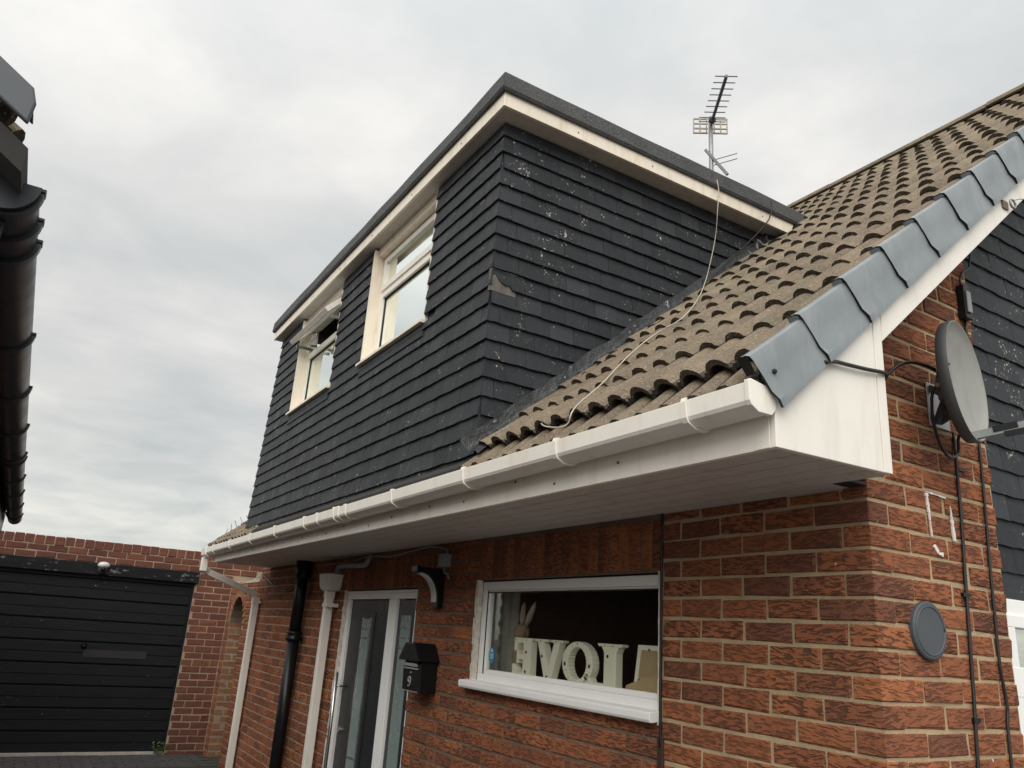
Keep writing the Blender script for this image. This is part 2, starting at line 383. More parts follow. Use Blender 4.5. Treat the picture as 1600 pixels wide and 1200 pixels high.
# ------------------------------------------------------------------ mesh helpers
class MB:
    def __init__(s): s.v = []; s.f = []; s.m = []; s.r = []
    def add(s, verts, faces, mi=0, rv=0.0, mat=None):
        o = len(s.v)
        s.v += [tuple(mat @ Vector(p)) for p in verts] if mat is not None else [tuple(p) for p in verts]
        for i, f in enumerate(faces):
            s.f.append(tuple(o+k for k in f))
            s.m.append(mi[i] if isinstance(mi, (list, tuple)) else mi)
            s.r.append(rv)
        return s
    def box(s, x0, x1, y0, y1, z0, z1, mi=0, rv=0.0, mat=None):
        x0, x1 = min(x0, x1), max(x0, x1); y0, y1 = min(y0, y1), max(y0, y1); z0, z1 = min(z0, z1), max(z0, z1)
        v = [(x, y, z) for z in (z0, z1) for y in (y0, y1) for x in (x0, x1)]
        f = [(0, 2, 3, 1), (4, 5, 7, 6), (0, 1, 5, 4), (2, 6, 7, 3), (0, 4, 6, 2), (1, 3, 7, 5)]
        return s.add(v, f, mi, rv, mat)
    def prism(s, poly, axis, a, b, mi=0, mat=None):
        """poly = 2-D points in the plane across axis ('x': (y,z), 'y': (x,z), 'z': (x,y))"""
        def P(p, t):
            return {'x': (t, p[0], p[1]), 'y': (p[0], t, p[1]), 'z': (p[0], p[1], t)}[axis]
        n = len(poly)
        v = [P(p, a) for p in poly] + [P(p, b) for p in poly]
        f = [tuple(range(n)), tuple(range(2*n-1, n-1, -1))] + [(i, i+n, (i+1) % n + n, (i+1) % n) for i in range(n)]
        return s.add(v, f, mi, 0.0, mat)
    def tube(s, pts, r, n=8, mi=0, mat=None, cap=True):
        pts = [Vector(p) for p in pts]
        rs = r if isinstance(r, (list, tuple)) else [r]*len(pts)
        v = []; f = []
        t0 = (pts[1]-pts[0]).normalized()
        up = Vector((0, 0, 1)) if abs(t0.z) < 0.9 else Vector((1, 0, 0))
        a = t0.cross(up).normalized()
        for i, p in enumerate(pts):
            tg = (pts[min(i+1, len(pts)-1)] - pts[max(i-1, 0)]).normalized()
            a = (a - tg*a.dot(tg)).normalized(); b = tg.cross(a)
            for k in range(n):
                q = 2*math.pi*k/n
                v.append(p + (a*math.cos(q) + b*math.sin(q))*rs[i])
        for i in range(len(pts)-1):
            for k in range(n):
                f.append((i*n+k, i*n+(k+1) % n, (i+1)*n+(k+1) % n, (i+1)*n+k))
        if cap:
            f.append(tuple(range(n-1, -1, -1))); f.append(tuple((len(pts)-1)*n+k for k in range(n)))
        return s.add(v, f, mi, 0.0, mat)
    def sphere(s, c, r, nu=10, nv=6, mi=0, sq=(1, 1, 1), mat=None):
        v = []; f = []
        for j in range(nv+1):
            th = math.pi*j/nv
            for i in range(nu):
                ph = 2*math.pi*i/nu
                v.append((c[0]+r*sq[0]*math.sin(th)*math.cos(ph), c[1]+r*sq[1]*math.sin(th)*math.sin(ph), c[2]+r*sq[2]*math.cos(th)))
        for j in range(nv):
            for i in range(nu):
                f.append((j*nu+i, (j+1)*nu+i, (j+1)*nu+(i+1) % nu, j*nu+(i+1) % nu))
        return s.add(v, f, mi, 0.0, mat)
    def mesh(s, name, mats, smooth=False):
        me = bpy.data.meshes.new(name)
        me.from_pydata(s.v, [], s.f)
        mats = mats if isinstance(mats, (list, tuple)) else [mats]
        for m in mats: me.materials.append(m)
        if any(s.m): me.polygons.foreach_set('material_index', s.m)
        if any(s.r):
            at = me.attributes.new('rnd', 'FLOAT', 'FACE'); at.data.foreach_set('value', s.r)
        if smooth: me.polygons.foreach_set('use_smooth', [True]*len(me.polygons))
        me.validate(); me.update()
        return me
    def build(s, name, mats, parent=None, smooth=False, bevel=0.0, autosmooth=None):
        me = s.mesh(name, mats, smooth)
        o = bpy.data.objects.new(name, me); COL.objects.link(o)
        if parent is not None: attach(o, parent)
        if bevel:
            bv = o.modifiers.new('bevel', 'BEVEL'); bv.width = bevel; bv.segments = 2; bv.limit_method = 'ANGLE'; bv.angle_limit = R(40)
        return o
def attach(o, parent):
    o.parent = parent
    o.matrix_parent_inverse = PINV.get(parent.name, Matrix.Identity(4))
PINV = {}
def tag(o, label=None, cat=None, group=None, kind=None):
    if label: o['label'] = label
    if cat: o['category'] = cat
    if group: o['group'] = group
    if kind: o['kind'] = kind
    return o
def thing(name, loc, label, cat, group=None):
    o = bpy.data.objects.new(name, None); COL.objects.link(o)
    o.location = loc; o.empty_display_size = 0.1
    PINV[o.name] = Matrix.Translation(Vector(loc)).inverted()
    return tag(o, label, cat, group)

PROTO = {}
def place(key, maker, mat, name, parent):
    """one object on a shared mesh"""
    if key not in PROTO: PROTO[key] = maker()
    o = bpy.data.objects.new(name, PROTO[key]); COL.objects.link(o)
    o.matrix_world = mat
    attach(o, parent)
    o.matrix_basis = mat
    return o

class Pieces:
    """many alike pieces: the nearest `limit` become objects on shared meshes, the rest one mesh"""
    def __init__(s, name, mats, limit=300):
        s.name, s.mats, s.limit = name, mats, limit; s.items = []
    def put(s, key, data, mat, parent):
        s.items.append((key, data, mat, parent))
    def finish(s, rest_name, rest_parent):
        def score(it):
            p = it[2].translation
            d = (p - CAM)
            if (cam.matrix_world.inverted() @ p).z > -0.3: return 1e6
            lo = cam.matrix_world.inverted() @ p
            u, v = lo.x/-lo.z, lo.y/-lo.z
            off = 0 if (abs(u) < 0.68 and abs(v) < 0.52) else 100
            return d.length + off
        s.items.sort(key=score)
        rest = MB(); cache = {}
        for i, (key, data, mat, parent) in enumerate(s.items):
            if i < s.limit:
                if key not in cache:
                    mb = MB(); mb.add(data[0], data[1], data[2] if len(data) > 2 else 0); cache[key] = mb.mesh(s.name, s.mats)
                o = bpy.data.objects.new(s.name, cache[key]); COL.objects.link(o)
                attach(o, parent); o.matrix_basis = mat
            else:
                rest.add(data[0], data[1], data[2] if len(data) > 2 else 0, rng.random()*0.98+0.01, mat)
        if rest.v:
            tag(rest.build(rest_name, s.mats, rest_parent), kind='stuff')

_bc = {}
def brick_data(L, H, D, var, ch=0.0058):
    """a brick lying along local X, face towards -Y, origin at the face's middle"""
    k = (round(L, 3), round(H, 3), round(D, 3), var)
    if k in _bc: return k, _bc[k]
    r2 = random.Random(hash(k) & 0xffff)
    j = lambda a: r2.uniform(-a, a)
    l, h = L/2, H/2
    v = []
    for (y, c) in ((D, 0), (ch, 0), (0, ch)):
        for sx, sz in ((-1, -1), (1, -1), (1, 1), (-1, 1)):
            q = 0.0030 if y < D else 0
            v.append((sx*(l-c)+j(q), y+j(q*0.7), sz*(h-c)+j(q)))
    f = [(8, 9, 10, 11)]
    for o in (0, 4):
        for i in range(4):
            f.append((o+i, o+(i+1) % 4, o+4+(i+1) % 4, o+4+i))
    f.append((3, 2, 1, 0))
    _bc[k] = (v, f)
    return k, _bc[k]
def facing(axis):
    """rotation that turns local -Y (face) to the wall's outward side"""
    return {'-y': Matrix.Identity(4), '+x': Matrix.Rotation(R(90), 4, 'Z'), '-x': Matrix.Rotation(R(-90), 4, 'Z'), '+y': Matrix.Rotation(R(180), 4, 'Z')}[axis]
def put_brick(pc, parent, c, L, H, axis, D=0.09, jit=0.0018, roll=0.0):
    k, d = brick_data(L, H, D, rng.randrange(4))
    m = Matrix.Translation(Vector(c)) @ facing(axis) @ Matrix.Translation((0, rng.uniform(-jit, jit), 0)) @ Matrix.Rotation(R(rng.uniform(-0.35, 0.35)+roll), 4, 'Y')
    pc.put((k, axis), d, m, parent)

CO, PI_ = 0.0796, 0.2247       # brick course and pitch
JT = 0.0115
def courses(pc, parent, axis, fixed, u0, u1, n0, n1, openings=(), mirror=1, start=0.0, ztop=None, z0=0.0, CO=CO, PI_=PI_, topfn=None, first_skip=True, par=0):
    """stretcher bond along u (metres from the corner); world u = start + mirror*u"""
    for n in range(n0, n1):
        zt, zb = z0 - CO*n - JT/2, z0 - CO*(n+1) + JT/2
        if ztop is not None: zt = min(zt, ztop)
        if zt - zb < 0.012: continue
        off = 0.0 if (n+par) % 2 == 0 else -PI_/2
        k = 0
        segs = []
        u = off
        while u < u1:
            a, b = max(u, u0), min(u+PI_-JT, u1)
            if b-a > 0.02: segs.append((a, b))
            u += PI_
        for a, b in segs:
            parts = [(a, b)]
            for (oa, ob, oz0, oz1) in openings:
                if zt > oz0+0.012 and zb < oz1-0.012:
                    np_ = []
                    for (p, q) in parts:
                        if q <= oa or p >= ob: np_.append((p, q)); continue
                        if oa-p > 0.03: np_.append((p, oa))
                        if q-ob > 0.03: np_.append((ob, q))
                    parts = np_
            for p, q in parts:
                if first_skip and p < 1e-6 and u0 == 0: continue
                if topfn and zt > topfn((p+q)/2): continue
                um = start + mirror*(p+q)/2
                c = (um, fixed, (zt+zb)/2) if axis in ('-y', '+y') else (fixed, um, (zt+zb)/2)
                put_brick(pc, parent, c, q-p, zt-zb, axis)

GZ = -2.12                      # ground level
ROOF0, RS = 0.265, 0.8548       # roof plane: z = ROOF0 + RS*(y+0.68)
def roofz(y): return ROOF0 + RS*(y+0.68)
RA = math.atan(RS)

# ------------------------------------------------------------------ ground
g = MB(); g.add([(-400, -400, GZ-0.05), (400, -400, GZ-0.05), (400, 400, GZ-0.05), (-400, 400, GZ-0.05)], [(0, 1, 2, 3)])
tag(g.build('ground', M['tarmac']), kind='structure')
g = MB(); g.box(-9.25, -6.2, -3.0, 0.9, GZ-0.04, GZ-0.012)
drive = tag(g.build('driveway', M['joint']), kind='structure')
pv = Pieces('paver', [M['paver']])
for i in range(8):
    for j in range(24):
        L, W = 0.2, 0.1
        x = -9.17 + i*0.105; y = -2.95 + j*0.21 + (0.105 if i % 2 else 0)
        if y > -0.1: continue
        k, d = brick_data(0.2, 0.098, 0.05, rng.randrange(4), 0.006)
        m = Matrix.Translation((x, y, GZ + rng.uniform(-0.002, 0.002))) @ Matrix.Rotation(R(90), 4, 'Z') @ Matrix.Rotation(R(-90), 4, 'X')
        pv.put(k, d, m, drive)
pv.finish('pavers', drive)

# ------------------------------------------------------------------ house
house = thing('house', (-3.5, 2.5, GZ), 'red brick house with black slate-hung dormer, brown tiled roof and white eaves', 'house')
bricks = Pieces('brick', [M['brick']])
WX0, WX1, WZ0, WZ1 = -2.64, -1.02, -0.79, -0.205     # kitchen window opening
DX0, DX1, DZ1 = -4.95, -3.50, -0.235                  # door opening
WTOP = 0.051
HL = -7.82                                            # left end of the front wall
wl = MB()
def wallseg(x0, x1, z0, z1, mi=0): wl.box(x0, x1, 0.0055, 0.10, z0, z1, mi)
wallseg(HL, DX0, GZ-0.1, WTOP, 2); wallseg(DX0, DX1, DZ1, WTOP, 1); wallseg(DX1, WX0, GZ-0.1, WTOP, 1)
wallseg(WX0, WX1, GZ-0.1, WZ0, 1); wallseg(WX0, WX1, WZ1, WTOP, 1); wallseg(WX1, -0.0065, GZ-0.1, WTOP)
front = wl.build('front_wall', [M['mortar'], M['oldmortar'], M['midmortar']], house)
SO = [(-WX1-0.02, -WX0+0.0, WZ1, 0.028), (-DX1-0.04, -DX0+0.0, DZ1, -0.005)]   # soldier courses
opn = [(-WX1, -WX0, WZ0, WZ1), (-DX1, -DX0, GZ-1, DZ1)] + SO
courses(bricks, front, '-y', 0.0, 0.0, -HL, -1, 27, opn, mirror=-1, ztop=0.042)
# gable wall (shares the corner bricks)
GY = 0.787
gw = MB()
zt1, zt2 = roofz(0)-0.12, roofz(GY)-0.12
gw.prism([(0.0062, GZ-0.1), (GY-0.006, GZ-0.1), (GY-0.006, zt2), (0.0062, zt1)], 'x', -0.0055, -0.10)
gable = gw.build('gable_wall', M['mortar'], house)
courses(bricks, gable, '+x', 0.0, 0.0, GY, -18, 27, (), mirror=1, topfn=lambda u: roofz(u)-0.1, par=1)
for n in range(-7, 27):
    zc_ = -CO*(n+0.5); H = CO-JT
    if n % 2 == 0: x0, y1 = -(PI_-JT), PI_/2-JT     # long side on the front
    else: x0, y1 = -(PI_/2-JT), PI_-JT
    if n == -1 or n < -1:
        if zc_ + H/2 > roofz(0.0)-0.05: continue
    bx = MB(); c = 0.0035
    zb, zt = zc_-H/2, zc_+H/2
    if n < 0: continue
    jx = rng.uniform(-0.001, 0.001)
    # chamfered corner block
    v = []
    for z, q in ((zb, c), (zb+c, 0), (zt-c, 0), (zt, c)):
        v += [(x0, 0+q+jx, z), (0-q-c*0.8+jx, 0+q+jx, z), (0-q+jx, 0+q+c*0.8+jx, z), (0-q+jx, y1, z), (x0, y1, z)]
    f = [(4, 3, 2, 1, 0), (15, 16, 17, 18, 19)]
    for l in range(3):
        for i in range(5):
            f.append((l*5+i, l*5+(i+1) % 5, (l+1)*5+(i+1) % 5, (l+1)*5+i))
    pc_c = Vector((x0/2, 0.0, zc_))
    v = [tuple(Vector(p)-pc_c) for p in v]
    bricks.put(('corner', n), (v, f), Matrix.Translation(pc_c), front)
# first course under the soffit at the corner
put_brick(bricks, front, (-PI_*0.25, 0, 0.021), PI_*0.5-JT, 0.03, '-y')
for n in range(-18, -0):
    if n % 2 != 0: put_brick(bricks, gable, (0, (PI_-JT)/2, -CO*(n+0.5)), PI_-JT, CO-JT, '+x') if roofz(0.1)-0.1 > -CO*n else None
    else: put_brick(bricks, gable, (0, (PI_/2-JT)/2, -CO*(n+0.5)), PI_/2-JT, CO-JT, '+x') if roofz(0.05)-0.1 > -CO*n else None
bricks.finish('brick_courses', house)
ew = MB(); ew.prism([(0.101, GZ), (6.0, GZ), (6.0, 0.2), (2.92, roofz(2.92)-0.12), (0.101, roofz(0.1)-0.12)], 'x', HL, HL+0.1); ew.prism([(0.0, GZ), (0.787, GZ), (0.787, GZ+0.1), (0.0, GZ+0.1)], 'x', -0.2, -0.101); ew.build('end_wall', M['gmortar'], house)
# soldier courses
sol = Pieces('soldier_brick', [M['brick']])
for (a, b, z0, z1) in SO:
    n = round((b-a)/0.0765)
    for i in range(n):
        u = -(a + (b-a)*(i+0.5)/n)
        H = z1-z0-JT
        k, d = brick_data(H, (b-a)/n-0.007, 0.09, rng.randrange(4))
        m = Matrix.Translation((u, rng.uniform(-0.0015, 0.002), (z0+z1)/2)) @ Matrix.Rotation(R(90+rng.uniform(-0.4, 0.4)), 4, 'Y')
        sol.put(k, d, m, front)
sol.finish('soldier_bricks', front)
# window reveals with rough plaster edges
pl = MB()
for i in range(16):
    z = WZ0 + (WZ1-WZ0)*i/16
    pl.box(WX0-0.014+rng.uniform(-0.007, 0.004), WX0+0.012+rng.uniform(-0.004, 0.004), -0.002+rng.uniform(-0.002, 0.003), 0.03, z, z+(WZ1-WZ0)/16+0.002)
pl.build('plaster_edge', M['plaster'], front); pl = MB()
for i in range(26):
    z = -2.1 + (DZ1+2.1)*i/26
    pl.box(DX0-0.012+rng.uniform(-0.006, 0.004), DX0+0.010+rng.uniform(-0.004, 0.004), -0.001+rng.uniform(-0.002, 0.003), 0.03, z, z+(DZ1+2.1)/26+0.002)
pl.build('plaster_edge', M['plaster'], front); pl = MB()
for i in range(14):
    z = WZ0-0.03 + (WZ1-WZ0+0.03)*i/14
    pl.box(WX1-0.006+rng.uniform(-0.002, 0.002), WX1+0.006+rng.uniform(-0.003, 0.003), -0.003+rng.uniform(-0.002, 0.002), 0.02, z, z+(WZ1-WZ0+0.03)/14+0.001)
pl.build('plaster_edge', M['plaster'], front)

def frame_bars(mb, x0, x1, z0, z1, y0, y1, w, wb=None, mi=0):
    """frame in the XZ plane"""
    wb = wb or w
    mb.box(x0, x1, y0, y1, z1-w, z1, mi); mb.box(x0, x1, y0, y1, z0, z0+wb, mi)
    mb.box(x0, x0+w, y0+0.0005, y1-0.0005, z0+wb, z1-w, mi); mb.box(x1-w, x1, y0+0.0005, y1-0.0005, z0+wb, z1-w, mi)
# --- kitchen window
FY = 0.035
fw = MB()
frame_bars(fw, WX0+0.004, WX1-0.004, WZ0+0.012, WZ1-0.008, FY, FY+0.06, 0.047, 0.05)
frame_bars(fw, WX0+0.051, WX1-0.051, WZ0+0.062, WZ1-0.055, FY+0.012, FY+0.05, 0.014, 0.024)
kwin = fw.build('window', M['newwhite'], house, bevel=0.004); kwin['label'] = 'wide white kitchen window with LOVE letters on its sill'
pn = MB(); pn.box(WX0+0.06, WX1-0.06, FY+0.030, FY+0.034, WZ0+0.08, WZ1-0.065); pn.build('pane', M['glass'], kwin)
sl = MB()
sl.prism([(-0.052, -0.775), (-0.052, -0.80), (-0.046, -0.812), (-0.03, -0.812), (0.06, -0.80), (0.06, -0.772), (0.02, -0.765), (-0.044, -0.770)], 'x', WX0-0.055, WX1+0.0, 0)
sl.build('sill', M['newwhite'], kwin, bevel=0.003)
sl = MB(); sl.box(WX0-0.2, WX1+0.2, 0.10, 0.30, -0.745, -0.725); sl.build('inner_sill', M['white'], kwin)
gk = MB(); gk.box(WX0+0.055, WX0+0.061, FY+0.008, FY+0.012, WZ0+0.06, WZ1-0.06); gk.box(WX0+0.06, WX1-0.06, FY+0.006, FY+0.012, WZ1-0.072, WZ1-0.067); gk.build('gasket', M['gap'], kwin)
# room behind (closed, unlit)
rm = MB(); rm.box(-3.35, -0.3, 0.1005, 3.2, GZ, 0.03)
me = rm.build('room', M['room'], house)
# cut the room's front for the window: rebuild as panels
bpy.data.objects.remove(me)
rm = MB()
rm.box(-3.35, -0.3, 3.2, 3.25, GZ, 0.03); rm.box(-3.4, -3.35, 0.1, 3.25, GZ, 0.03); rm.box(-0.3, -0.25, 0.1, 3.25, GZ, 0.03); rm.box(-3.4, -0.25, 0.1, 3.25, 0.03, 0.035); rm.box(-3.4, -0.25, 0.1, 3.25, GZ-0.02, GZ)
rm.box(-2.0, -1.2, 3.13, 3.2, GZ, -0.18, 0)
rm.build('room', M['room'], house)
dr = MB(); frame_bars(dr, -2.5, -1.55, GZ, -0.05, 2.9, 2.95, 0.08); dr.build('door_frame', M['soffit'], house)
cu = MB()
cpts = [(-2.90 + 0.33*i/14, 0.24 + 0.018*math.sin(i*1.9)) for i in range(15)]
cu.prism(cpts + [(x, y+0.006) for x, y in reversed(cpts)], 'z', -0.9, -0.05)
cu.build('curtain', M['curtain'], house, smooth=False)

# --- front door
fd = MB(); DY = 0.03
frame_bars(fd, DX0+0.005, DX1-0.005, -2.10, DZ1-0.006, DY, DY+0.07, 0.065, 0.04)
fd.box(-4.045, -3.905, DY-0.001, DY+0.07, -2.06, DZ1-0.071)
fd.box(DX0-0.0, DX1, DY-0.012, DY+0.0, DZ1-0.028, DZ1-0.008)
door = fd.build('front_door', M['newwhite'], house, bevel=0.004); door['label'] = 'anthracite front door with long bar handle in a white frame'
lf = MB(); lf.box(-4.875, -4.05, DY+0.022, DY+0.062, -2.05, DZ1-0.078)
lf.prism([(-4.64, -0.40), (-4.33, -0.40), (-4.33, -1.95), (-4.64, -1.95)], 'y', DY+0.016, DY+0.022)
lf.build('door_leaf', M['doorgrey'], door, bevel=0.003)
gs = MB(); gs.box(-4.565, -4.405, DY+0.012, DY+0.0155, -1.62, -0.455); gs.build('door_glass', M['frost'], door)
gs = MB()
for z in (-0.53, -0.60, -1.46, -1.54): gs.box(-4.565, -4.405, DY+0.009, DY+0.0115, z-0.006, z+0.006)
gs.box(-4.575, -4.565, DY+0.009, DY+0.016, -1.63, -0.445); gs.box(-4.405, -4.395, DY+0.009, DY+0.016, -1.63, -0.445)
gs.build('glazing_bar', M['steel'], door)
sg = MB(); sg.box(-3.90, -3.57, DY+0.022, DY+0.062, -2.05, DZ1-0.078); sg.build('side_panel', M['doorgrey'], door, bevel=0.003)
sg = MB(); sg.box(-3.83, -3.66, DY+0.017, DY+0.0215, -1.62, -0.42); sg.build('side_glass', M['frost'], door)
sg = MB()
for z in (-0.50, -0.57, -0.64): sg.box(-3.83, -3.66, DY+0.013, DY+0.0165, z-0.006, z+0.006)
sg.build('side_glazing_bar', M['steel'], door)
hd = MB(); hd.tube([(-4.80, -0.035, -0.88), (-4.80, -0.035, -1.72)], 0.014, 10)
for z in (-0.98, -1.62): hd.tube([(-4.80, -0.035, z), (-4.80, 0.055, z)], 0.009, 8)
hd.build('bar_handle', M['steel'], door, smooth=True)
lk = MB(); lk.tube([(-4.80, 0.055, -1.30), (-4.80, 0.03, -1.30)], 0.022, 12); lk.build('lock', M['steel'], door)
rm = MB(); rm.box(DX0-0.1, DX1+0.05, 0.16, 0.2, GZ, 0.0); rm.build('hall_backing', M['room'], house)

# --- eaves: fascia, soffit boards, boxed end, bargeboard
XR = 0.153; FYF = -0.618; FZ0 = 0.040
fs = MB(); fs.box(-7.46, -2.32, FYF, FYF+0.02, FZ0, 0.235); fs.build('fascia', M['white'], house, bevel=0.002)
fs = MB(); fs.box(-2.315, XR-0.021, FYF-0.0, FYF+0.02, FZ0, 0.235); fs.box(XR-0.075, XR-0.021, FYF-0.002, FYF, FZ0+0.001, 0.20); fs.build('fascia', M['white'], house, bevel=0.002)
sb_edges = [FYF+0.021, -0.495, -0.394, -0.293, -0.192, -0.090, 0.012]
for i in range(6):
    y0, y1 = sb_edges[i], sb_edges[i+1]
    xe = XR-0.022 if i < 5 else -0.07
    bd = MB(); bd.box(-7.46, xe, y0+0.003, y1-0.003, FZ0+0.004, FZ0+0.016); bd.box(-7.46, xe, y1-0.0029, y1+(0.0029 if i < 4 else -0.001), FZ0+0.009, FZ0+0.0155)
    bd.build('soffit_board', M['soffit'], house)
sg_ = MB(); sg_.box(-0.0695, -0.001, -0.089, 0.004, FZ0+0.0045, FZ0+0.0155); sg_.build('soffit_gap_shade', M['gap'], house)  # solid black block added in place of the shaded gap
sk = MB()
for (x, z) in [(-0.55, 0.10), (-0.95, 0.075), (-1.25, 0.12), (-1.72, 0.085), (-2.1, 0.10), (-2.6, 0.09), (-2.95, 0.07), (-3.4, 0.10), (-3.75, 0.08), (-4.3, 0.09), (-4.8, 0.085), (-5.3, 0.10), (-5.8, 0.085), (-6.3, 0.09), (-6.9, 0.09)]:
    sk.tube([(x, FYF+0.001, z), (x, FYF-0.0035, z)], 0.006, 7)
sk.build('screw', M['screw'], house)
# left end closing board
eb = MB(); eb.prism([(-0.618, FZ0), (0.0, FZ0), (0.0, 0.62), (-0.618, 0.235)], 'x', -7.485, -7.461); eb.build('end_board', M['white'], house)
# right boxed end + bargeboard, each joint a real gap
def cap_line(y): return 0.160 + 0.8548*(y+0.612)       # lower edge of the verge caps
be = MB(); be.prism([(FYF, FZ0), (-0.130, FZ0+0.006), (-0.130, cap_line(-0.13)+0.06), (FYF, cap_line(FYF)+0.06)], 'x', XR-0.02, XR); be.build('box_end', M['white'], house, bevel=0.002)
kn = (-0.084, 0.494)
be = MB(); be.prism([(-0.127, FZ0+0.0065), (-0.086, FZ0+0.007), kn, (kn[0]+0.001, cap_line(kn[0])+0.06), (-0.127, cap_line(-0.127)+0.06)], 'x', XR-0.02, XR+0.001); be.build('box_end_trim', M['white'], house, bevel=0.002)
yr = 2.92
be = MB(); be.prism([(kn[0]+0.004, kn[1]+0.003), (yr, kn[1]+0.8548*(yr-kn[0])), (yr, cap_line(yr)+0.06), (kn[0]+0.004, cap_line(kn[0])+0.06)], 'x', XR-0.02, XR+0.0005); be.build('bargeboard', M['white'], house, bevel=0.002)
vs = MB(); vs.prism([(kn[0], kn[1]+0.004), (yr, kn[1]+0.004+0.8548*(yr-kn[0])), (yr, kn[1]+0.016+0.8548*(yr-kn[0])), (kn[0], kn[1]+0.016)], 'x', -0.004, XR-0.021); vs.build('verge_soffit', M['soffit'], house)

# --- main roof
rf = MB()
rf.prism([(-0.66, roofz(-0.66)-0.035), (yr, roofz(yr)-0.035), (yr+3.6, roofz(yr)-0.035-3.6*RS), (yr+3.6, roofz(yr)-0.075-3.6*RS), (yr, roofz(yr)-0.085), (-0.66, roofz(-0.66)-0.075)], 'x', -7.47, 0.135)
roof = rf.build('roof', M['underlay'], house)
TG, TW = 0.2205/math.cos(RA), 0.25
def tile_data(var, ncols=2):
    r2 = random.Random(var)
    L = TG+0.07
    prof = []
    for c in range(ncols):
        b = c*0.125
        prof += [(b+0.000, 0.0), (b+0.006, 0.014), (b+0.018, 0.0275), (b+0.036, 0.0335), (b+0.056, 0.031), (b+0.074, 0.020), (b+0.085, 0.009), (b+0.093, 0.003), (b+0.098, -0.010), (b+0.108, -0.010), (b+0.112, 0.001), (b+0.1245, 0.0)]
    n = len(prof); th = 0.021
    v = []
    # local: X across, Y up the slope, Z normal; lower edge at Y=0
    for (y, dz) in ((0.0, 0.020), (0.12, 0.011), (L, -0.004)):
        for (x, z) in prof: v.append((x-0.125*ncols/2+r2.uniform(-0.001, 0.001), y+r2.uniform(-0.003, 0.003)*(y == 0), z+dz+r2.uniform(-0.0012, 0.0012)))
    for (x, z) in prof: v.append((x-0.125*ncols/2, 0.004, z+0.020-th))
    for (x, z) in prof: v.append((x-0.125*ncols/2, 0.14, z*0.8-th+0.012))
    f = []; mi = []
    for i in range(n-1):
        f += [(i, i+1, n+i+1, n+i), (n+i, n+i+1, 2*n+i+1, 2*n+i)]; mi += [int(i % 12 in (7, 8, 9))]*2  # channel faces take the dark edge colour, part grime, part painted shade
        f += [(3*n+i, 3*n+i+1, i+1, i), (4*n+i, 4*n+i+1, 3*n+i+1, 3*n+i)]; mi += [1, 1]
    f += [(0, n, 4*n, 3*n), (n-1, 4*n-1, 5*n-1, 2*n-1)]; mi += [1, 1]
    return (v, f, mi)
TD = {(nc, k): tile_data(k, nc) for nc in (1, 2) for k in range(4)}
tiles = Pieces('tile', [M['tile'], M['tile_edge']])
RM = Matrix.Rotation(RA, 4, 'X')
for row in range(0, 18):
    y = -0.686 if row == 0 else -0.605 + 0.2205*(row-1)
    if y > yr-0.1: continue
    lo = -1.60
    if y > 1.35: lo = -3.4
    jobs = []
    x = 0.135
    col = 0
    while x > lo:
        jobs.append((x-0.125, 2)); x -= 0.25; col += 1
    if row < 9:
        x = -7.47
        while x < -5.95: jobs.append((x+0.125, 2)); x += 0.25
    for xc_, nc in jobs:
        dz_ = 0.066 if (row == 0 or xc_ < -5) else 0
        k = (nc, rng.randrange(4))
        m = Matrix.Translation((xc_+rng.uniform(-0.003, 0.003), y+rng.uniform(-0.006, 0.006), roofz(y)-0.014-dz_)) @ RM @ Matrix.Rotation(R(3.0 if (row == 0 and xc_ > -5) else 0), 4, 'X') @ Matrix.Rotation(R(rng.uniform(-0.7, 0.7)), 4, 'Z') @ Matrix.Rotation(R(rng.uniform(-0.6, 0.6)), 4, 'Y')
        tiles.put(k, TD[k], m, roof)
tiles.finish('tiles', roof)
# ridge tiles
def ridge_mesh():
    mb = MB(); n = 8; L = 0.44
    pr = [(0.12*math.cos(math.pi*i/n), 0.075*math.sin(math.pi*i/n)) for i in range(n+1)]
    poly = pr + [(0.10*math.cos(math.pi*(n-i)/n), 0.06*math.sin(math.pi*(n-i)/n)-0.004) for i in range(n+1)]
    mb.prism(poly, 'x', 0, L)
    return mb.mesh('ridge_tile', M['tile'])
for i in range(16):
    x = 0.135-0.445*(i+1)
    place('ridge', ridge_mesh, Matrix.Translation((x, yr+0.005, roofz(yr)-0.028+rng.uniform(-0.004, 0.004))), 'ridge_tile', roof)
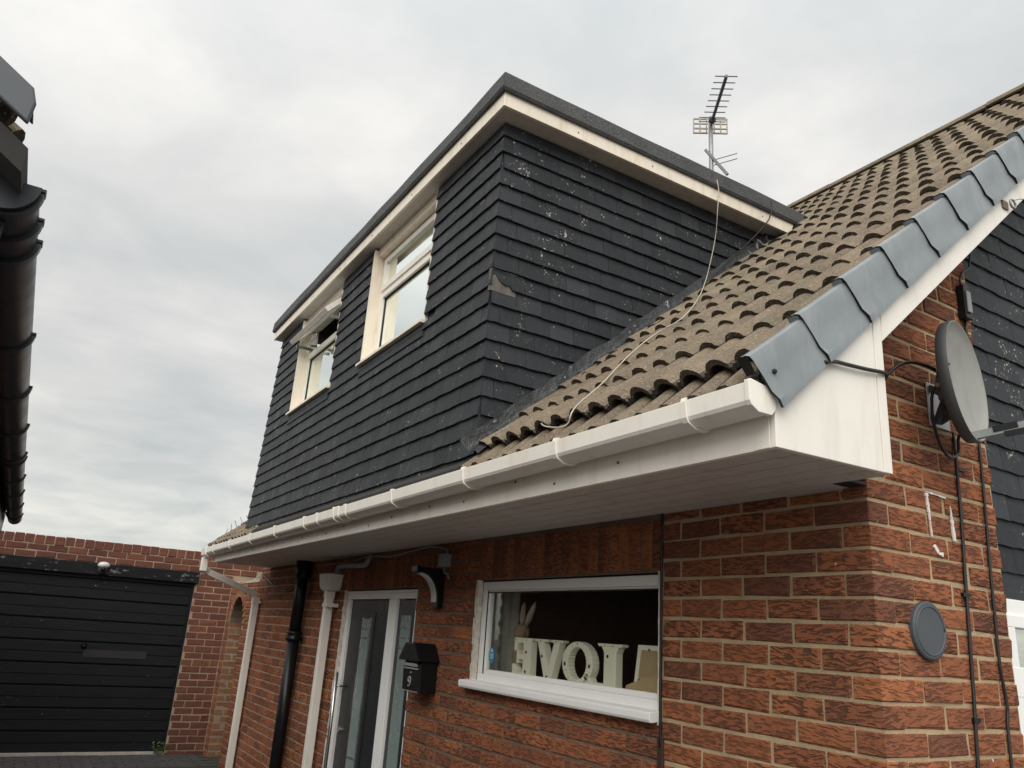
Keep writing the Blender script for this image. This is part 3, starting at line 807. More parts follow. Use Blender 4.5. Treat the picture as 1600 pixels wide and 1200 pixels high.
# dry verge caps: tapering, lapped down the slope
def verge_mesh(first=False):
    mb = MB(); L = TG+0.035; n = 7
    rows = []
    for i in range(n+1):
        s = i/n; e = (1-s)**1.5
        lift = 0.002+0.020*e; out = 0.002+0.008*e; drop = 0.162
        bul = 0.003*e
        rows.append((s*L, [(-0.034, 0.024+lift), (-0.008+out*0.5, 0.027+lift), (0.002+out*0.9, 0.022+lift), (0.006+out, 0.010+lift*0.8), (0.010+out, -0.03), (0.0085+out+bul, -0.075), (0.015+out*1.5+bul, -0.104), (0.020+out*1.0, drop*-1+0.032)]))
    k = len(rows[0][1])
    v = []; f = []; mi = []
    for (y, pr) in rows:
        for (x, z) in pr: v.append((x, y, z))
    for i in range(n):
        for j in range(k-1):
            f.append((i*k+j, i*k+j+1, (i+1)*k+j+1, (i+1)*k+j)); mi.append(0)
    # thickness at the lower lip: black return, the joint's shadow gap put into the colour
    o = len(v)
    cx_ = -0.03
    for (x, z) in rows[0][1]: v.append((x-0.012 if z < 0.02 else x, 0.004, z-(0.013 if z > 0.005 else 0.0)))
    for j in range(k-1):
        f.append((o+j, o+j+1, j+1, j)); mi.append(1)
    o2 = len(v)
    top = rows[0][1]
    v += [(-0.034, 0.001, top[0][1]), (-0.034, 0.001, -0.012), (0.0, 0.001, -0.012), (0.004, 0.001, top[2][1]-0.004), (-0.018, 0.001, top[1][1])]
    f.append((o2, o2+1, o2+2, o2+3, o2+4)); mi.append(1 if first else 2)
    mb.add(v, f, mi)
    me = mb.mesh('verge_cap', [M['capgrey'], M['gap'], M['capgrey']], True)
    me.set_sharp_from_angle(angle=R(24))
    return me
for i in range(17):
    y = -0.70 + 0.2222*i
    if y > yr-0.08: continue
    place(('vc', i == 0), (lambda i=i: verge_mesh(i == 0)), Matrix.Translation((XR+0.0, y, roofz(y)+0.0)) @ RM @ Matrix.Rotation(R(rng.uniform(-0.3, 0.3)), 4, 'Z'), 'verge_cap', roof)
ds = MB()
for i in range(1):
    p = RM @ Vector((0.022, 0.05, -0.035)); ds.sphere((XR+p.x, -0.70+p.y, roofz(-0.70)+p.z), 0.008, 8, 5)
ds.build('verge_screw', M['gap'], roof)

# --- dormer
DXC, DYF, DTOP = -1.62, -0.61, 2.187
def xr_(z): return DXC - (2.10-z)*0.022
def xl_(z): return -6.00 - (2.15-z)*0.135
WIN = [(-3.50, -2.455, 1.262, 2.165), (-5.27, -4.20, 1.262, 2.165)]
dm = MB()
zb = 0.16; bk = DYF+0.020
cols = [-6.0, WIN[1][0], WIN[1][1], WIN[0][0], WIN[0][1], DXC-0.02]
dm.add([(xl_(zb)+0.02, bk, zb), (xr_(zb)-0.02, bk, zb), (xr_(1.262)-0.02, bk, 1.262), (xl_(1.262)+0.02, bk, 1.262)], [(0, 1, 2, 3)])
for a, b in ((None, 1), (2, 3), (4, None)):
    xa0 = xl_(1.262)+0.02 if a is None else cols[a]; xa1 = xl_(DTOP)+0.02 if a is None else cols[a]
    xb0 = cols[b] if b is not None else xr_(1.262)-0.02; xb1 = cols[b] if b is not None else xr_(DTOP)-0.02
    dm.add([(xa0, bk, 1.262), (xb0, bk, 1.262), (xb1, bk, DTOP), (xa1, bk, DTOP)], [(0, 1, 2, 3)])
# cheeks
for xs in ('r', 'l'):
    X = (lambda z: xr_(z)-0.02) if xs == 'r' else (lambda z: xl_(z)+0.02)
    ye = (DTOP-ROOF0)/RS-0.68+0.1
    dm.add([(X(zb), bk, zb), (X(zb), -0.75+0.2, zb), (X(DTOP), ye, DTOP), (X(DTOP), bk, DTOP)], [(0, 1, 2, 3)])
dormer = dm.build('dormer', M['slate_dull'], house); dormer['label'] = 'flat-roofed dormer hung with black painted slates'
slates = Pieces('slate', [M['slate']])
def slate_data(Wd, Ht, var, sl=0.0, sr=0.0):
    r2 = random.Random((round(Wd*1000), round(Ht*1000), var).__hash__())
    t = 0.0085; v = []
    # local: X across, Z up (0 = lower edge), face -Y
    xs = [0, 0.2, 0.45, 0.7, 1.0]
    for y in (0, t):
        for q in xs:
            dz = r2.uniform(-0.0034, 0.0030)
            v.append((-Wd/2+q*Wd, y, dz))
        v.append((Wd/2-sr, y, Ht)); v.append((-Wd/2+sl, y, Ht))
    n = 7
    f = [tuple(range(n)), tuple(range(2*n-1, n-1, -1))] + [(i, i+n, (i+1) % n+n, (i+1) % n) for i in range(n)]
    return (v, f)
_sc = {}
def put_slate(axis, u0, u1, z, face, parent, H=0.2, tilt=7.2, sl=0.0, sr=0.0):
    Wd = round(u1-u0, 3)
    if Wd < 0.02: return
    k = (Wd, round(H, 3), rng.randrange(4), round(sl, 4), round(sr, 4))
    if k not in _sc: _sc[k] = slate_data(Wd, H, k[2], sl, sr)
    um = (u0+u1)/2
    loc = (um, face, z) if axis == '-y' else (face, um, z)
    m = Matrix.Translation(loc) @ facing(axis) @ Matrix.Rotation(R(rng.uniform(-0.6, 0.6)), 4, 'Y') @ Matrix.Rotation(R(-(tilt+rng.uniform(-0.7, 0.8))), 4, 'X')
    slates.put(k, _sc[k], m, parent)
SW, EX = 0.155, 0.0992
for k in range(0, 20):
    z = 2.097 - EX*k
    top = min(z+0.2, DTOP-0.003)
    H = top-z
    off = (SW/2 if k % 2 else 0) + 0.02*math.sin(k*2.3)
    X0, X1 = xl_(z)-0.010, xr_(z)+0.0085
    # front
    u = X1 + off
    while u > X0:
        a, b = max(u-SW+0.0018, X0), min(u, X1)
        u -= SW*1.0
        parts = [(a, b)] if b-a > 0.02 else []
        for (wa, wb, wz0, wz1) in WIN:
            if z+EX*0.55 > wz0:
                np_ = []
                for (p, q) in parts:
                    if q <= wa or p >= wb: np_.append((p, q)); continue
                    if wa-p > 0.02: np_.append((p, wa))
                    if q-wb > 0.02: np_.append((wb, q))
                parts = np_
        for (p, q) in parts:
            h = H
            for (wa, wb, wz0, wz1) in WIN:
                if q > wa+0.001 and p < wb-0.001 and z < wz0: h = min(h, wz0-0.012-z)
            put_slate('-y', p, q, z, DYF-0.008, dormer, H=max(h, 0.05), sr=(h*0.126 if q > X1-0.002 else 0))
    # cheek
    ymax = (z-ROOF0)/RS-0.68+0.12
    Y0 = DYF-0.0085
    u = Y0 - off
    while u < ymax:
        a, b = max(u+0.0018, Y0), u+SW
        u += SW
        if b-a < 0.02: continue
        if k == 9 and a < Y0+0.14: BRK = b-Y0; continue        # the broken slates on the corner
        put_slate('+x', a, b, z, xr_(z)+0.008, dormer, H=H, sl=(H*0.126 if a < Y0+0.002 else 0))
# broken corner: what is left of the slates, the batten shows behind
zk = 2.097-EX*9
bs = MB()
yb = DYF-0.0085; xf = xr_(zk)+0.009
def shard(poly):
    n = len(poly)
    bs.add([(xf-0.011*(z-zk)/0.1, y, z) for y, z in poly] + [(xf-0.007-0.011*(z-zk)/0.1, y, z) for y, z in poly], [tuple(range(n)), tuple(range(2*n-1, n-1, -1))] + [(i, i+n, (i+1) % n+n, (i+1) % n) for i in range(n)])
shard([(yb+0.004, zk+0.03), (yb+0.012, zk+0.058), (yb+0.03, zk+0.068), (yb+0.048, zk+0.045), (yb+0.07, zk+0.026), (yb+0.10, zk+0.016), (yb+0.118, zk+0.024), (yb+0.130, zk+0.010), (yb+0.135, zk+0.001), (yb+BRK-0.002, zk+0.0), (yb+BRK-0.002, zk+0.19), (yb+0.019, zk+0.19)])
bs.build('broken_slate', M['slate'], dormer)
bb = MB(); bb.box(xf-0.03, xf-0.010, yb+0.004, yb+0.16, zk-0.03, zk+0.13); bb.build('batten', M['board'], dormer)

# flat roof, felt edge, fascia, soffit
XF = DXC+0.115; YF = DYF-0.08; XFL = -6.07
def yroof(z): return (z-ROOF0)/RS-0.68
fz0, fz1 = 2.187, 2.266
fa = MB(); fa.box(XFL, XF, YF, YF+0.018, fz0, fz1+0.02); fa.build('dormer_fascia', M['cream'], house, bevel=0.002)
fa = MB(); fa.prism([(YF+0.0005, fz0+0.0005), (yroof(fz0)+0.005, fz0), (yroof(fz1)-0.05, fz1+0.02), (YF+0.0005, fz1+0.0195)], 'x', XF-0.018, XF+0.0005); fa.build('dormer_fascia', M['cream'], house, bevel=0.002)
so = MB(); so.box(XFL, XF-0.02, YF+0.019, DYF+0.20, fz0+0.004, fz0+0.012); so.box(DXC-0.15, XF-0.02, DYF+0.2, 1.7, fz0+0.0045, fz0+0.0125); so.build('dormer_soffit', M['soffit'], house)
sc2 = MB()
for x in (-2.0, -2.7, -3.4, -4.1, -4.8, -5.5): sc2.tube([(x, YF+0.001, 2.225), (x, YF-0.003, 2.225)], 0.005, 6)
for y in (-0.2, 0.35, 0.9, 1.3): sc2.tube([(XF-0.001, y, 2.225), (XF+0.003, y, 2.225)], 0.005, 6)
sc2.build('dormer_screw', M['screw'], house)
fe = MB()
def felt_edge(pts, outs):
    n = len(pts); rows = []
    prof = [(0.0, 2.270), (0.012, 2.270), (0.022, 2.285), (0.021, 2.295), (0.015, 2.376), (0.010, 2.383), (-0.03, 2.386)]
    for i, (p, o) in enumerate(zip(pts, outs)):
        for (d, z) in prof:
            wv = 0.006*noise.noise(Vector((p[0]*2.1, p[1]*2.1, z*3)))
            rows.append((p[0]+o[0]*(d+wv), p[1]+o[1]*(d+wv), z+0.010*noise.noise(Vector((p[0]*1.3, p[1]*1.3, 7.7)))*(z > 2.3)))
    k = len(prof)
    fe.add(rows, [(i*k+j, i*k+j+1, (i+1)*k+j+1, (i+1)*k+j) for i in range(n-1) for j in range(k-1)])
pts = [(XFL-0.02, 1.2)] + [(XFL-0.005, YF-0.004)] + [(XFL + (XF-XFL)*i/44, YF-0.004) for i in range(1, 44)] + [(XF+0.004, YF-0.004)] + [(XF+0.004, YF + (1.70-YF)*i/22) for i in range(1, 23)]
outs = []
for i, p in enumerate(pts):
    if abs(p[0]-(XF+0.004)) < 1e-6 and abs(p[1]-(YF-0.004)) < 1e-6: outs.append((1, -1))
    elif abs(p[0]-(XF+0.004)) < 1e-6: outs.append((1, 0))
    elif i == 0: outs.append((-1, 0))
    elif i == 1: outs.append((-1, -1))
    else: outs.append((0, -1))
felt_edge(pts, outs)
fe.add([(XFL, YF, 2.386), (XF, YF, 2.386), (XF, 1.74, 2.386), (XFL, 1.74, 2.386)], [(0, 1, 2, 3)])
fe.add([(XFL, YF, 2.262), (XF, YF, 2.262), (XF, 1.6, 2.262), (XFL, 1.6, 2.262)], [(0, 1, 2, 3)])
# the felt dies into the slope
fe.add([(XF+0.02, 1.58, 2.27), (XF+0.012, 1.70, 2.378), (XF-0.25, 1.78, 2.392), (XF-0.25, 1.60, 2.262)], [(0, 1, 2, 3)])
fe.build('flat_roof', M['felt'], house)

# dormer windows
def dormer_window(wx0, wx1, opened):
    z0, z1 = 1.262, 2.165
    y0 = DYF+0.075
    fr = MB()
    trz = 1.815
    frame_bars(fr, wx0+0.004, wx1-0.004, z0+0.022, z1-0.05, y0, y0+0.06, 0.05, 0.05)
    fr.box(wx0+0.054, wx1-0.054, y0-0.001, y0+0.06, trz-0.03, trz+0.025)
    hd_ = MB(); hd_.box(wx0+0.0, wx1-0.0, DYF+0.022, y0+0.06, z1-0.048, z1+0.024)
    win = fr.build('window', M['white'], house, bevel=0.003)
    win['label'] = 'left dormer window with its top light propped open' if opened else 'right dormer window with closed top light'
    hd_.build('head_board', M['cream'], win)
    gl = MB(); gl.box(wx0+0.05, wx1-0.05, y0+0.026, y0+0.030, z0+0.07, trz-0.028); gl.build('pane', M['glass2'], win)
    jm = MB(); jm.box(wx0-0.004, wx0+0.010, DYF-0.012, y0+0.002, z0+0.004, z1); jm.build('jamb_board', M['cream'], win)
    jm = MB(); jm.box(wx1-0.010, wx1+0.004, DYF+0.0, y0+0.002, z0+0.004, z1); jm.build('jamb_board', M['cream'], win)
    gk = MB()
    gk.box(wx0+0.054, wx0+0.056, y0+0.018, y0+0.026, z0+0.07, trz-0.03); gk.box(wx0+0.054, wx1-0.054, y0+0.015, y0+0.025, trz-0.033, trz-0.0305)
    gk.build('gasket', M['gap'], win)
    sl = MB(); sl.prism([(DYF-0.030, z0-0.014), (DYF-0.030, z0+0.006), (y0+0.03, z0+0.024), (y0+0.03, z0-0.014)], 'x', wx0-0.045, wx1+0.006); sl.build('sill', M['cream'], win, bevel=0.002)
    ap = MB(); ap.prism([(DYF-0.009, z0-0.10), (DYF-0.003, z0-0.015), (DYF+0.015, z0-0.015), (DYF+0.015, z0-0.10)], 'x', wx0-0.02, wx1+0.004); ap.build('apron', M['slate_dull'], win)
    sa = MB()
    frame_bars(sa, wx0+0.03, wx1-0.03, -(z1-0.07-trz-0.012), 0.0, -0.012, 0.03, 0.045)
    sash = sa.build('sash', M['white'], win, bevel=0.003)
    pa = MB(); pa.box(wx0+0.07, wx1-0.07, 0.004, 0.008, -(z1-0.115-trz-0.012), -0.04); pane = pa.build('sash_pane', M['glass2'], win)
    hinge = Matrix.Translation((0, y0+0.0, z1-0.062)) @ Matrix.Rotation(R(-44 if opened else 0), 4, 'X')
    for o in (sash, pane): o.matrix_basis = hinge
    bl = MB()
    if opened:
        bl.box(wx0+0.03, wx1-0.03, y0+0.045, y0+0.05, z0+0.02, trz-0.02)
    else:
        bl.box(wx0+0.03, wx1-0.03, y0+0.045, y0+0.05, z0+0.02, z1-0.08)
    bl.build('blind', M['blind'], win)
    if opened:
        st = MB(); st.tube([(wx0+0.28, y0-0.01, trz+0.03), (wx0+0.33, y0-0.085, trz+0.00), (wx0+0.40, y0-0.10, trz+0.0), (wx0+0.52, y0-0.085, trz+0.055)], 0.012, 8)
        st.build('stay_handle', M['steel'], win, smooth=True)
        for xa in (wx0+0.06, wx1-0.075):
            ar = MB(); ar.box(xa, xa+0.015, y0-0.13, y0+0.02, trz+0.05, trz+0.075); ar.build('hinge_arm', M['steel'], win)
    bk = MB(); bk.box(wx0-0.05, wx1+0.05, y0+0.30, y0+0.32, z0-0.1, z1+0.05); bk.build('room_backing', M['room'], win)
dormer_window(*WIN[0][:2], False)
dormer_window(*WIN[1][:2], True)

# flashing along the cheek
fl = MB(); N = 130; rows = []
for i in range(N+1):
    s = i/N; y = -0.66 + s*2.30; z = roofz(y)
    X = xr_(z)
    q = noise.noise(Vector((y*7, 1.1, 0)))*0.022+noise.noise(Vector((y*21, 3.1, 0)))*0.008; q2 = noise.noise(Vector((y*11, 4.1, 2)))*0.018+noise.noise(Vector((y*27, 4.1, 5)))*0.010
    step = 0.018*abs(math.sin(y/0.2205*math.pi))
    rows += [(X+0.014, y-0.045, z+0.075+q), (X+0.022, y-0.02, z+0.045+q2), (X+0.030, y, z+0.030+q2*0.6), (X+0.055, y+0.0, z+0.026+step*0.6+q2), (X+0.090+q, y+0.0, z+0.022+step*0.8+q2*0.7), (X+0.118+q*1.4, y+0.0, z+0.004+step*0.4+q*0.4)]
k = 6
fl.add(rows, [(i*k+j, (i+1)*k+j, (i+1)*k+j+1, i*k+j+1) for i in range(N) for j in range(k-1)])
fl.build('flashing', M['lead'], dormer, smooth=True)

# slate-hung wall beyond the brick pier
SX = -0.085
sw = MB()
sw.prism([(GY-0.02, GZ), (5.6, GZ), (5.6, roofz(yr)-(5.6-yr)*RS-0.1), (yr, roofz(yr)-0.1), (GY-0.02, roofz(GY)-0.1)], 'x', SX-0.05, SX)
swall = sw.build('slate_hung_wall', M['slate_dull'], house)
GW = (0.895, 2.4, -1.15, -0.252)
for k in range(0, 34):
    z = 2.55 - 0.1052*k
    z = -0.2525 + 0.1048*(27-k)
    if z > 3.1 or z < -0.26: continue
    off = (0.118 if k % 2 else 0)
    u = GY-0.01-off
    while u < 3.4:
        a, b = max(u+0.002, GY-0.01), u+0.236
        u += 0.236
        hh = min(0.2, roofz(min(a, 2*yr-b))-0.10-z)
        if hh < 0.06 or b-a < 0.02: continue
        put_slate('+x', a, b, z, SX+0.022, swall, H=hh, tilt=5.5)
slates.finish('slate_courses', house)
# gable window at the right edge
gy0, gy1, gz0, gz1 = GW
mb = MB()
def frame_y(mb, y0, y1, z0, z1, x0, x1, w):
    mb.box(x0, x1, y0, y1, z1-w, z1); mb.box(x0, x1, y0, y1, z0, z0+w); mb.box(x0+0.0005, x1-0.0005, y0, y0+w, z0+w, z1-w); mb.box(x0+0.0005, x1-0.0005, y1-w, y1, z0+w, z1-w)
frame_y(mb, gy0-0.1, gy1, gz0, gz1, SX-0.03, SX+0.035, 0.06)
frame_y(mb, gy0-0.04, gy1-0.06, gz0+0.06, gz1-0.06, SX-0.02, SX+0.045, 0.045)
mb.box(SX-0.03, SX+0.046, gy0-0.1, gy1, -0.605, -0.50)
mb.box(SX-0.03, SX+0.040, gy0-0.1, gy1, -0.655, -0.606)
gwin = mb.build('window', M['newwhite'], house, bevel=0.003); gwin['label'] = 'white gable window beside the brick pier'
mb = MB(); mb.box(SX+0.006, SX+0.010, gy0, gy1-0.1, gz0+0.1, gz1-0.1); mb.build('pane', M['glass2'], gwin)
mb = MB()
for i in range(16): mb.box(SX-0.028, SX-0.004, gy0-0.1, gy1-0.1, gz0+0.1+i*0.045, gz0+0.102+i*0.045)
mb.build('blind_slat', M['blind'], gwin)
mb = MB(); mb.box(SX-0.048, SX-0.045+0.0, gy0-0.1, gy1, gz0, gz1); mb.build('room_backing', M['gap'], gwin)

# old sealant outline left on the gable bricks
sm = MB()
def smear(pts, w):
    for (a, b), (c, d) in zip(pts, pts[1:]):
        n = 6
        for i in range(n):
            y0, z0 = a+(c-a)*i/n, b+(d-b)*i/n; y1, z1 = a+(c-a)*(i+1)/n, b+(d-b)*(i+1)/n
            ww = w*rng.uniform(0.35, 0.95)
            t = Vector((y1-y0, z1-z0)).normalized(); nn = Vector((-t.y, t.x))*ww/2
            q = [(y0+nn.x, z0+nn.y), (y1+nn.x, z1+nn.y), (y1-nn.x, z1-nn.y), (y0-nn.x, z0-nn.y)]
            sm.add([(-0.001, y, z) for y, z in q] + [(0.0045, y, z) for y, z in q], [(4, 5, 6, 7), (0, 1, 5, 4), (1, 2, 6, 5), (2, 3, 7, 6), (3, 0, 4, 7)])
smear([(0.335, 0.068), (0.34, 0.0)], 0.020); smear([(0.34, 0.0), (0.345, -0.085)], 0.006); smear([(0.335, 0.072), (0.45, 0.066)], 0.007); sm.build('sealant_mark', M['sealant'], gable); sm = MB(); smear([(0.475, 0.04), (0.478, -0.01)], 0.007); smear([(0.478, -0.01), (0.482, -0.085)], 0.018)
sm.build('sealant_mark', M['sealant'], gable); sm = MB()
smear([(0.352, -0.115), (0.375, -0.14), (0.40, -0.142)], 0.016)
sm.build('sealant_mark', M['sealant'], gable)

# ------------------------------------------------------------------ gutter on the front eaves
gut = thing('gutter', (-3.6, -0.66, 0.17), 'long white square gutter along the front eaves of the house', 'gutter')
def gz(x): return 0.0 - 0.0035*(0.15-x)*0.9
def gut_prof(dz=0, g=0.0):
    o = [(-0.622, 0.200), (-0.622, 0.150), (-0.640, 0.130), (-0.690, 0.130), (-0.716, 0.146), (-0.722, 0.157), (-0.725, 0.2105)]
    i = [(-0.716, 0.2105), (-0.714, 0.159), (-0.709, 0.151), (-0.688, 0.136), (-0.642, 0.136), (-0.626, 0.152), (-0.626, 0.200)]
    return [(y, z+dz) for y, z in o + i]
def sweep(mb, xa, xb, grow=0.0):
    pr = gut_prof()
    cy, czz = -0.672, 0.168
    pr = [(cy+(y-cy)*(1+grow), czz+(z-czz)*(1+grow)) for y, z in pr]
    n = len(pr)
    v = [(xa, y, z+gz(xa)) for y, z in pr] + [(xb, y, z+gz(xb)) for y, z in pr]
    mb.add(v, [tuple(range(n)), tuple(range(2*n-1, n-1, -1))] + [(i, i+n, (i+1) % n+n, (i+1) % n) for i in range(n)])
def gp(mb, prof, xa, xb):
    n = len(prof)
    v = [(xa, y, z+gz(xa)) for y, z in prof] + [(xb, y, z+gz(xb)) for y, z in prof]
    mb.add(v, [(i, i+n, i+n+1, i+1) for i in range(n-1)])
ch = MB()
for a, b in ((0.150, -3.25), (-3.252, -7.60)): sweep(ch, a, b)
ch.build('channel', M['white'], gut, bevel=0.0015)
def bracket_mesh():
    mb = MB()
    o = [(-0.714, 0.2195), (-0.729, 0.2175), (-0.7325, 0.204), (-0.7285, 0.154), (-0.720, 0.139), (-0.692, 0.1235), (-0.636, 0.1235), (-0.6185, 0.136)]
    i = [(-0.711, 0.2125), (-0.7245, 0.212), (-0.7265, 0.203), (-0.7225, 0.1565), (-0.7165, 0.1445), (-0.690, 0.129), (-0.638, 0.129), (-0.6185, 0.148)]
    mb.prism(o + i[::-1], 'x', -0.011, 0.011)
    return mb.mesh('bracket', M['white'])
for x in (-0.10, -0.80, -1.55, -2.38, -3.33, -3.97, -4.75, -5.55, -6.35, -7.1):
    place('gbr', bracket_mesh, Matrix.Translation((x, 0, gz(x))), 'bracket', gut)
for x in (-3.12, -3.25, -3.68):
    u = MB(); sweep(u, x-0.02, x+0.02, 0.10); u.build('union', M['white'], gut, bevel=0.002)
es = MB(); es.prism([(-0.62, 0.203), (-0.62, 0.147), (-0.638, 0.126), (-0.692, 0.126), (-0.720, 0.142), (-0.727, 0.155), (-0.731, 0.215), (-0.72, 0.219)], 'x', 0.143, 0.160); es.build('stop_end', M['white'], gut, bevel=0.002)
es = MB(); es.prism([(-0.619, 0.172), (-0.619, 0.11), (-0.638, 0.09), (-0.695, 0.09), (-0.727, 0.112), (-0.735, 0.184), (-0.72, 0.188)], 'x', -7.68, -7.45); es.build('outlet', M['white'], gut, bevel=0.003)

def square_pipe(mb, pts, w, ups=None):
    """square section swept along a poly-line lying in a vertical plane"""
    pts = [Vector(p) for p in pts]
    v = []; f = []
    for i, p in enumerate(pts):
        tg = (pts[min(i+1, len(pts)-1)] - pts[max(i-1, 0)]).normalized()
        a = Vector((1, 0, 0)); a = (a - tg*a.dot(tg)).normalized(); b = tg.cross(a)
        for sx, sy in ((-1, -1), (1, -1), (1, 1), (-1, 1)): v.append(p + a*sx*w/2 + b*sy*w/2)
    for i in range(len(pts)-1):
        for k in range(4): f.append((i*4+k, i*4+(k+1) % 4, (i+1)*4+(k+1) % 4, (i+1)*4+k))
    f += [(3, 2, 1, 0), tuple(len(v)-4+k for k in range(4))]
    mb.add(v, f)
dp = thing('downpipe', (-7.72, -0.05, GZ), 'white square downpipe with swan neck at the far end of the gutter', 'downpipe')
XD = -7.70
pm = MB(); square_pipe(pm, [(XD+0.09, -0.69, 0.09), (XD+0.09, -0.69, -0.055)], 0.066); square_pipe(pm, [(XD+0.09, -0.69, -0.02), (XD+0.05, -0.62, -0.06), (XD, -0.14, -0.225), (XD, -0.055, -0.265)], 0.064); pm.build('swan_neck', M['white'], dp, bevel=0.004)
pm = MB(); square_pipe(pm, [(XD, -0.055, -0.28), (XD, -0.055, GZ+0.02)], 0.066); pm.build('pipe', M['white'], dp, bevel=0.004)
pm = MB(); square_pipe(pm, [(XD, -0.055, -0.28), (XD, -0.055, -0.35)], 0.076); pm.box(XD-0.06, XD+0.06, -0.02, 0.0, -0.345, -0.32); pm.build('socket', M['white'], dp, bevel=0.003)

hp = thing('hopper_downpipe', (-5.17, -0.05, GZ), 'white square downpipe with a hopper head left of the front door', 'downpipe')
XH = -5.16
pm = MB(); square_pipe(pm, [(XH, -0.062, -0.25), (XH, -0.062, GZ+0.02)], 0.066); pm.build('pipe', M['white'], hp, bevel=0.004)
pm = MB()
for (z, a, b) in ((-0.11, 0.125, 0.105), (-0.135, 0.122, 0.103), (-0.225, 0.085, 0.075), (-0.245, 0.060, 0.055)): pass
lv = [(-0.105, 0.125, 0.065), (-0.20, 0.105, 0.058), (-0.232, 0.082, 0.050), (-0.242, 0.045, 0.040)]
v = []; f = []
for (z, a, b) in lv:
    v += [(XH-a, -0.068-b, z), (XH+a*0.9, -0.068-b, z), (XH+a, -0.068-b*0.7, z), (XH+a, -0.002, z), (XH-a, -0.002, z)]
for i in range(3):
    for k in range(5): f.append((i*5+k, i*5+(k+1) % 5, (i+1)*5+(k+1) % 5, (i+1)*5+k))
f += [(15, 16, 17, 18, 19)]
v += [(p[0]*0.93+XH*0.07, p[1]*0.93-0.004, -0.15) for p in v[:5]]
f += [(20, 21, 22, 23, 24)] + [(k, (k+1) % 5, 20+(k+1) % 5, 20+k) for k in range(5)]
pm.add(v, f); pm.build('hopper', M['white'], hp)
pm = MB(); square_pipe(pm, [(XH, -0.062, -0.245), (XH, -0.062, -0.30)], 0.076); pm.build('collar', M['white'], hp, bevel=0.003)
pm = MB(); pm.box(XH-0.043, XH+0.085, -0.10, -0.094, -0.375, -0.345); pm.box(XH+0.036, XH+0.085, -0.094, 0.0, -0.375, -0.345); pm.build('pipe_clip', M['white'], hp)

sp_ = thing('soil_pipe', (-6.0, -0.075, GZ), 'black round soil pipe on the brick wall between two white downpipes', 'soil pipe')
XS = -5.97
pm = MB(); pm.tube([(XS, -0.075, 0.045), (XS, -0.075, -0.64)], 0.055, 16); pm.tube([(XS, -0.075, -0.64), (XS, -0.075, GZ)], 0.055, 16); pm.build('pipe', M['blackpl'], sp_, smooth=True)
pm = MB(); pm.tube([(XS, -0.075, -0.60), (XS, -0.075, -0.615), (XS, -0.075, -0.625), (XS, -0.075, -0.645), (XS, -0.075, -0.66), (XS, -0.075, -0.675), (XS, -0.075, -0.685)], [0.066, 0.074, 0.066, 0.066, 0.074, 0.074, 0.064], 16); pm.build('socket', M['blackpl'], sp_, smooth=True)
pm = MB(); pm.tube([(XS, -0.075, 0.05), (XS, -0.075, -0.10), (XS, -0.075, -0.12)], [0.075, 0.075, 0.06], 16); pm.build('boot', M['blackpl'], sp_, smooth=True)
wp = MB(); wp.tube([(-5.06, -0.06, -0.10), (-5.02, -0.06, -0.045), (-4.96, -0.06, -0.040), (-4.45, -0.06, -0.052), (-4.38, -0.06, -0.05), (-4.36, -0.055, -0.02), (-4.36, -0.03, 0.03)], 0.021, 10)
tag(wp.build('waste_pipe', M['greypl'], smooth=True), 'short grey waste pipe above the hopper under the soffit', 'pipe')

# ------------------------------------------------------------------ mailbox
mbx = thing('mailbox', (-3.2, -0.06, -0.88), 'black wall mailbox numbered 9 beside the front door', 'mailbox')
x0, x1, y0 = -3.33, -3.075, -0.125
pm = MB(); pm.prism([(y0+0.02, -0.70), (y0, -0.72), (y0+0.006, -0.885), (-0.005, -0.885), (0.0, -0.70)], 'x', x0, x1); pm.build('body', M['blackpl'], mbx, bevel=0.006)
pm = MB(); xm = (x0+x1)/2
pm.prism([(x0-0.022, -0.702), (x0-0.022, -0.690), (xm-0.065, -0.592), (xm+0.065, -0.592), (x1+0.022, -0.690), (x1+0.022, -0.702)], 'y', y0-0.028, 0.0); pm.build('lid', M['blackpl'], mbx, bevel=0.006)
pm = MB(); pm.box(x0+0.025, x1-0.025, y0-0.008, y0+0.004, -0.752, -0.742); pm.box(x0+0.03, x1-0.03, y0-0.012, y0+0.0, -0.735, -0.714); pm.build('flap', M['greypl'], mbx, bevel=0.003)
pm = MB(); pm.tube([(xm, y0+0.01, -0.772), (xm, y0-0.003, -0.772)], 0.009, 10); pm.build('lock', M['steel'], mbx)
pm = MB(); pm.box(x0+0.01, x1-0.01, y0-0.003, y0+0.002, -0.882, -0.877); pm.build('rim', M['greypl'], mbx)
def digit9(cx, cz, s):
    pts = []
    for i in range(13):
        a = 2*math.pi*i/12; pts.append((cx+0.30*s*math.cos(a), cz+0.22*s+0.26*s*math.sin(a)))
    tail = [(cx+0.30*s, cz+0.2*s), (cx+0.29*s, cz-0.05*s), (cx+0.22*s, cz-0.32*s), (cx+0.02*s, cz-0.48*s), (cx-0.2*s, cz-0.44*s)]
    return pts, tail
a, b_ = digit9(xm-0.01, -0.825, 0.058)
pm = MB(); pm.tube([(x, y0-0.001, z) for x, z in a], 0.0045, 6); pm.tube([(x, y0-0.001, z) for x, z in b_], 0.0045, 6); pm.build('digit', M['number'], mbx)

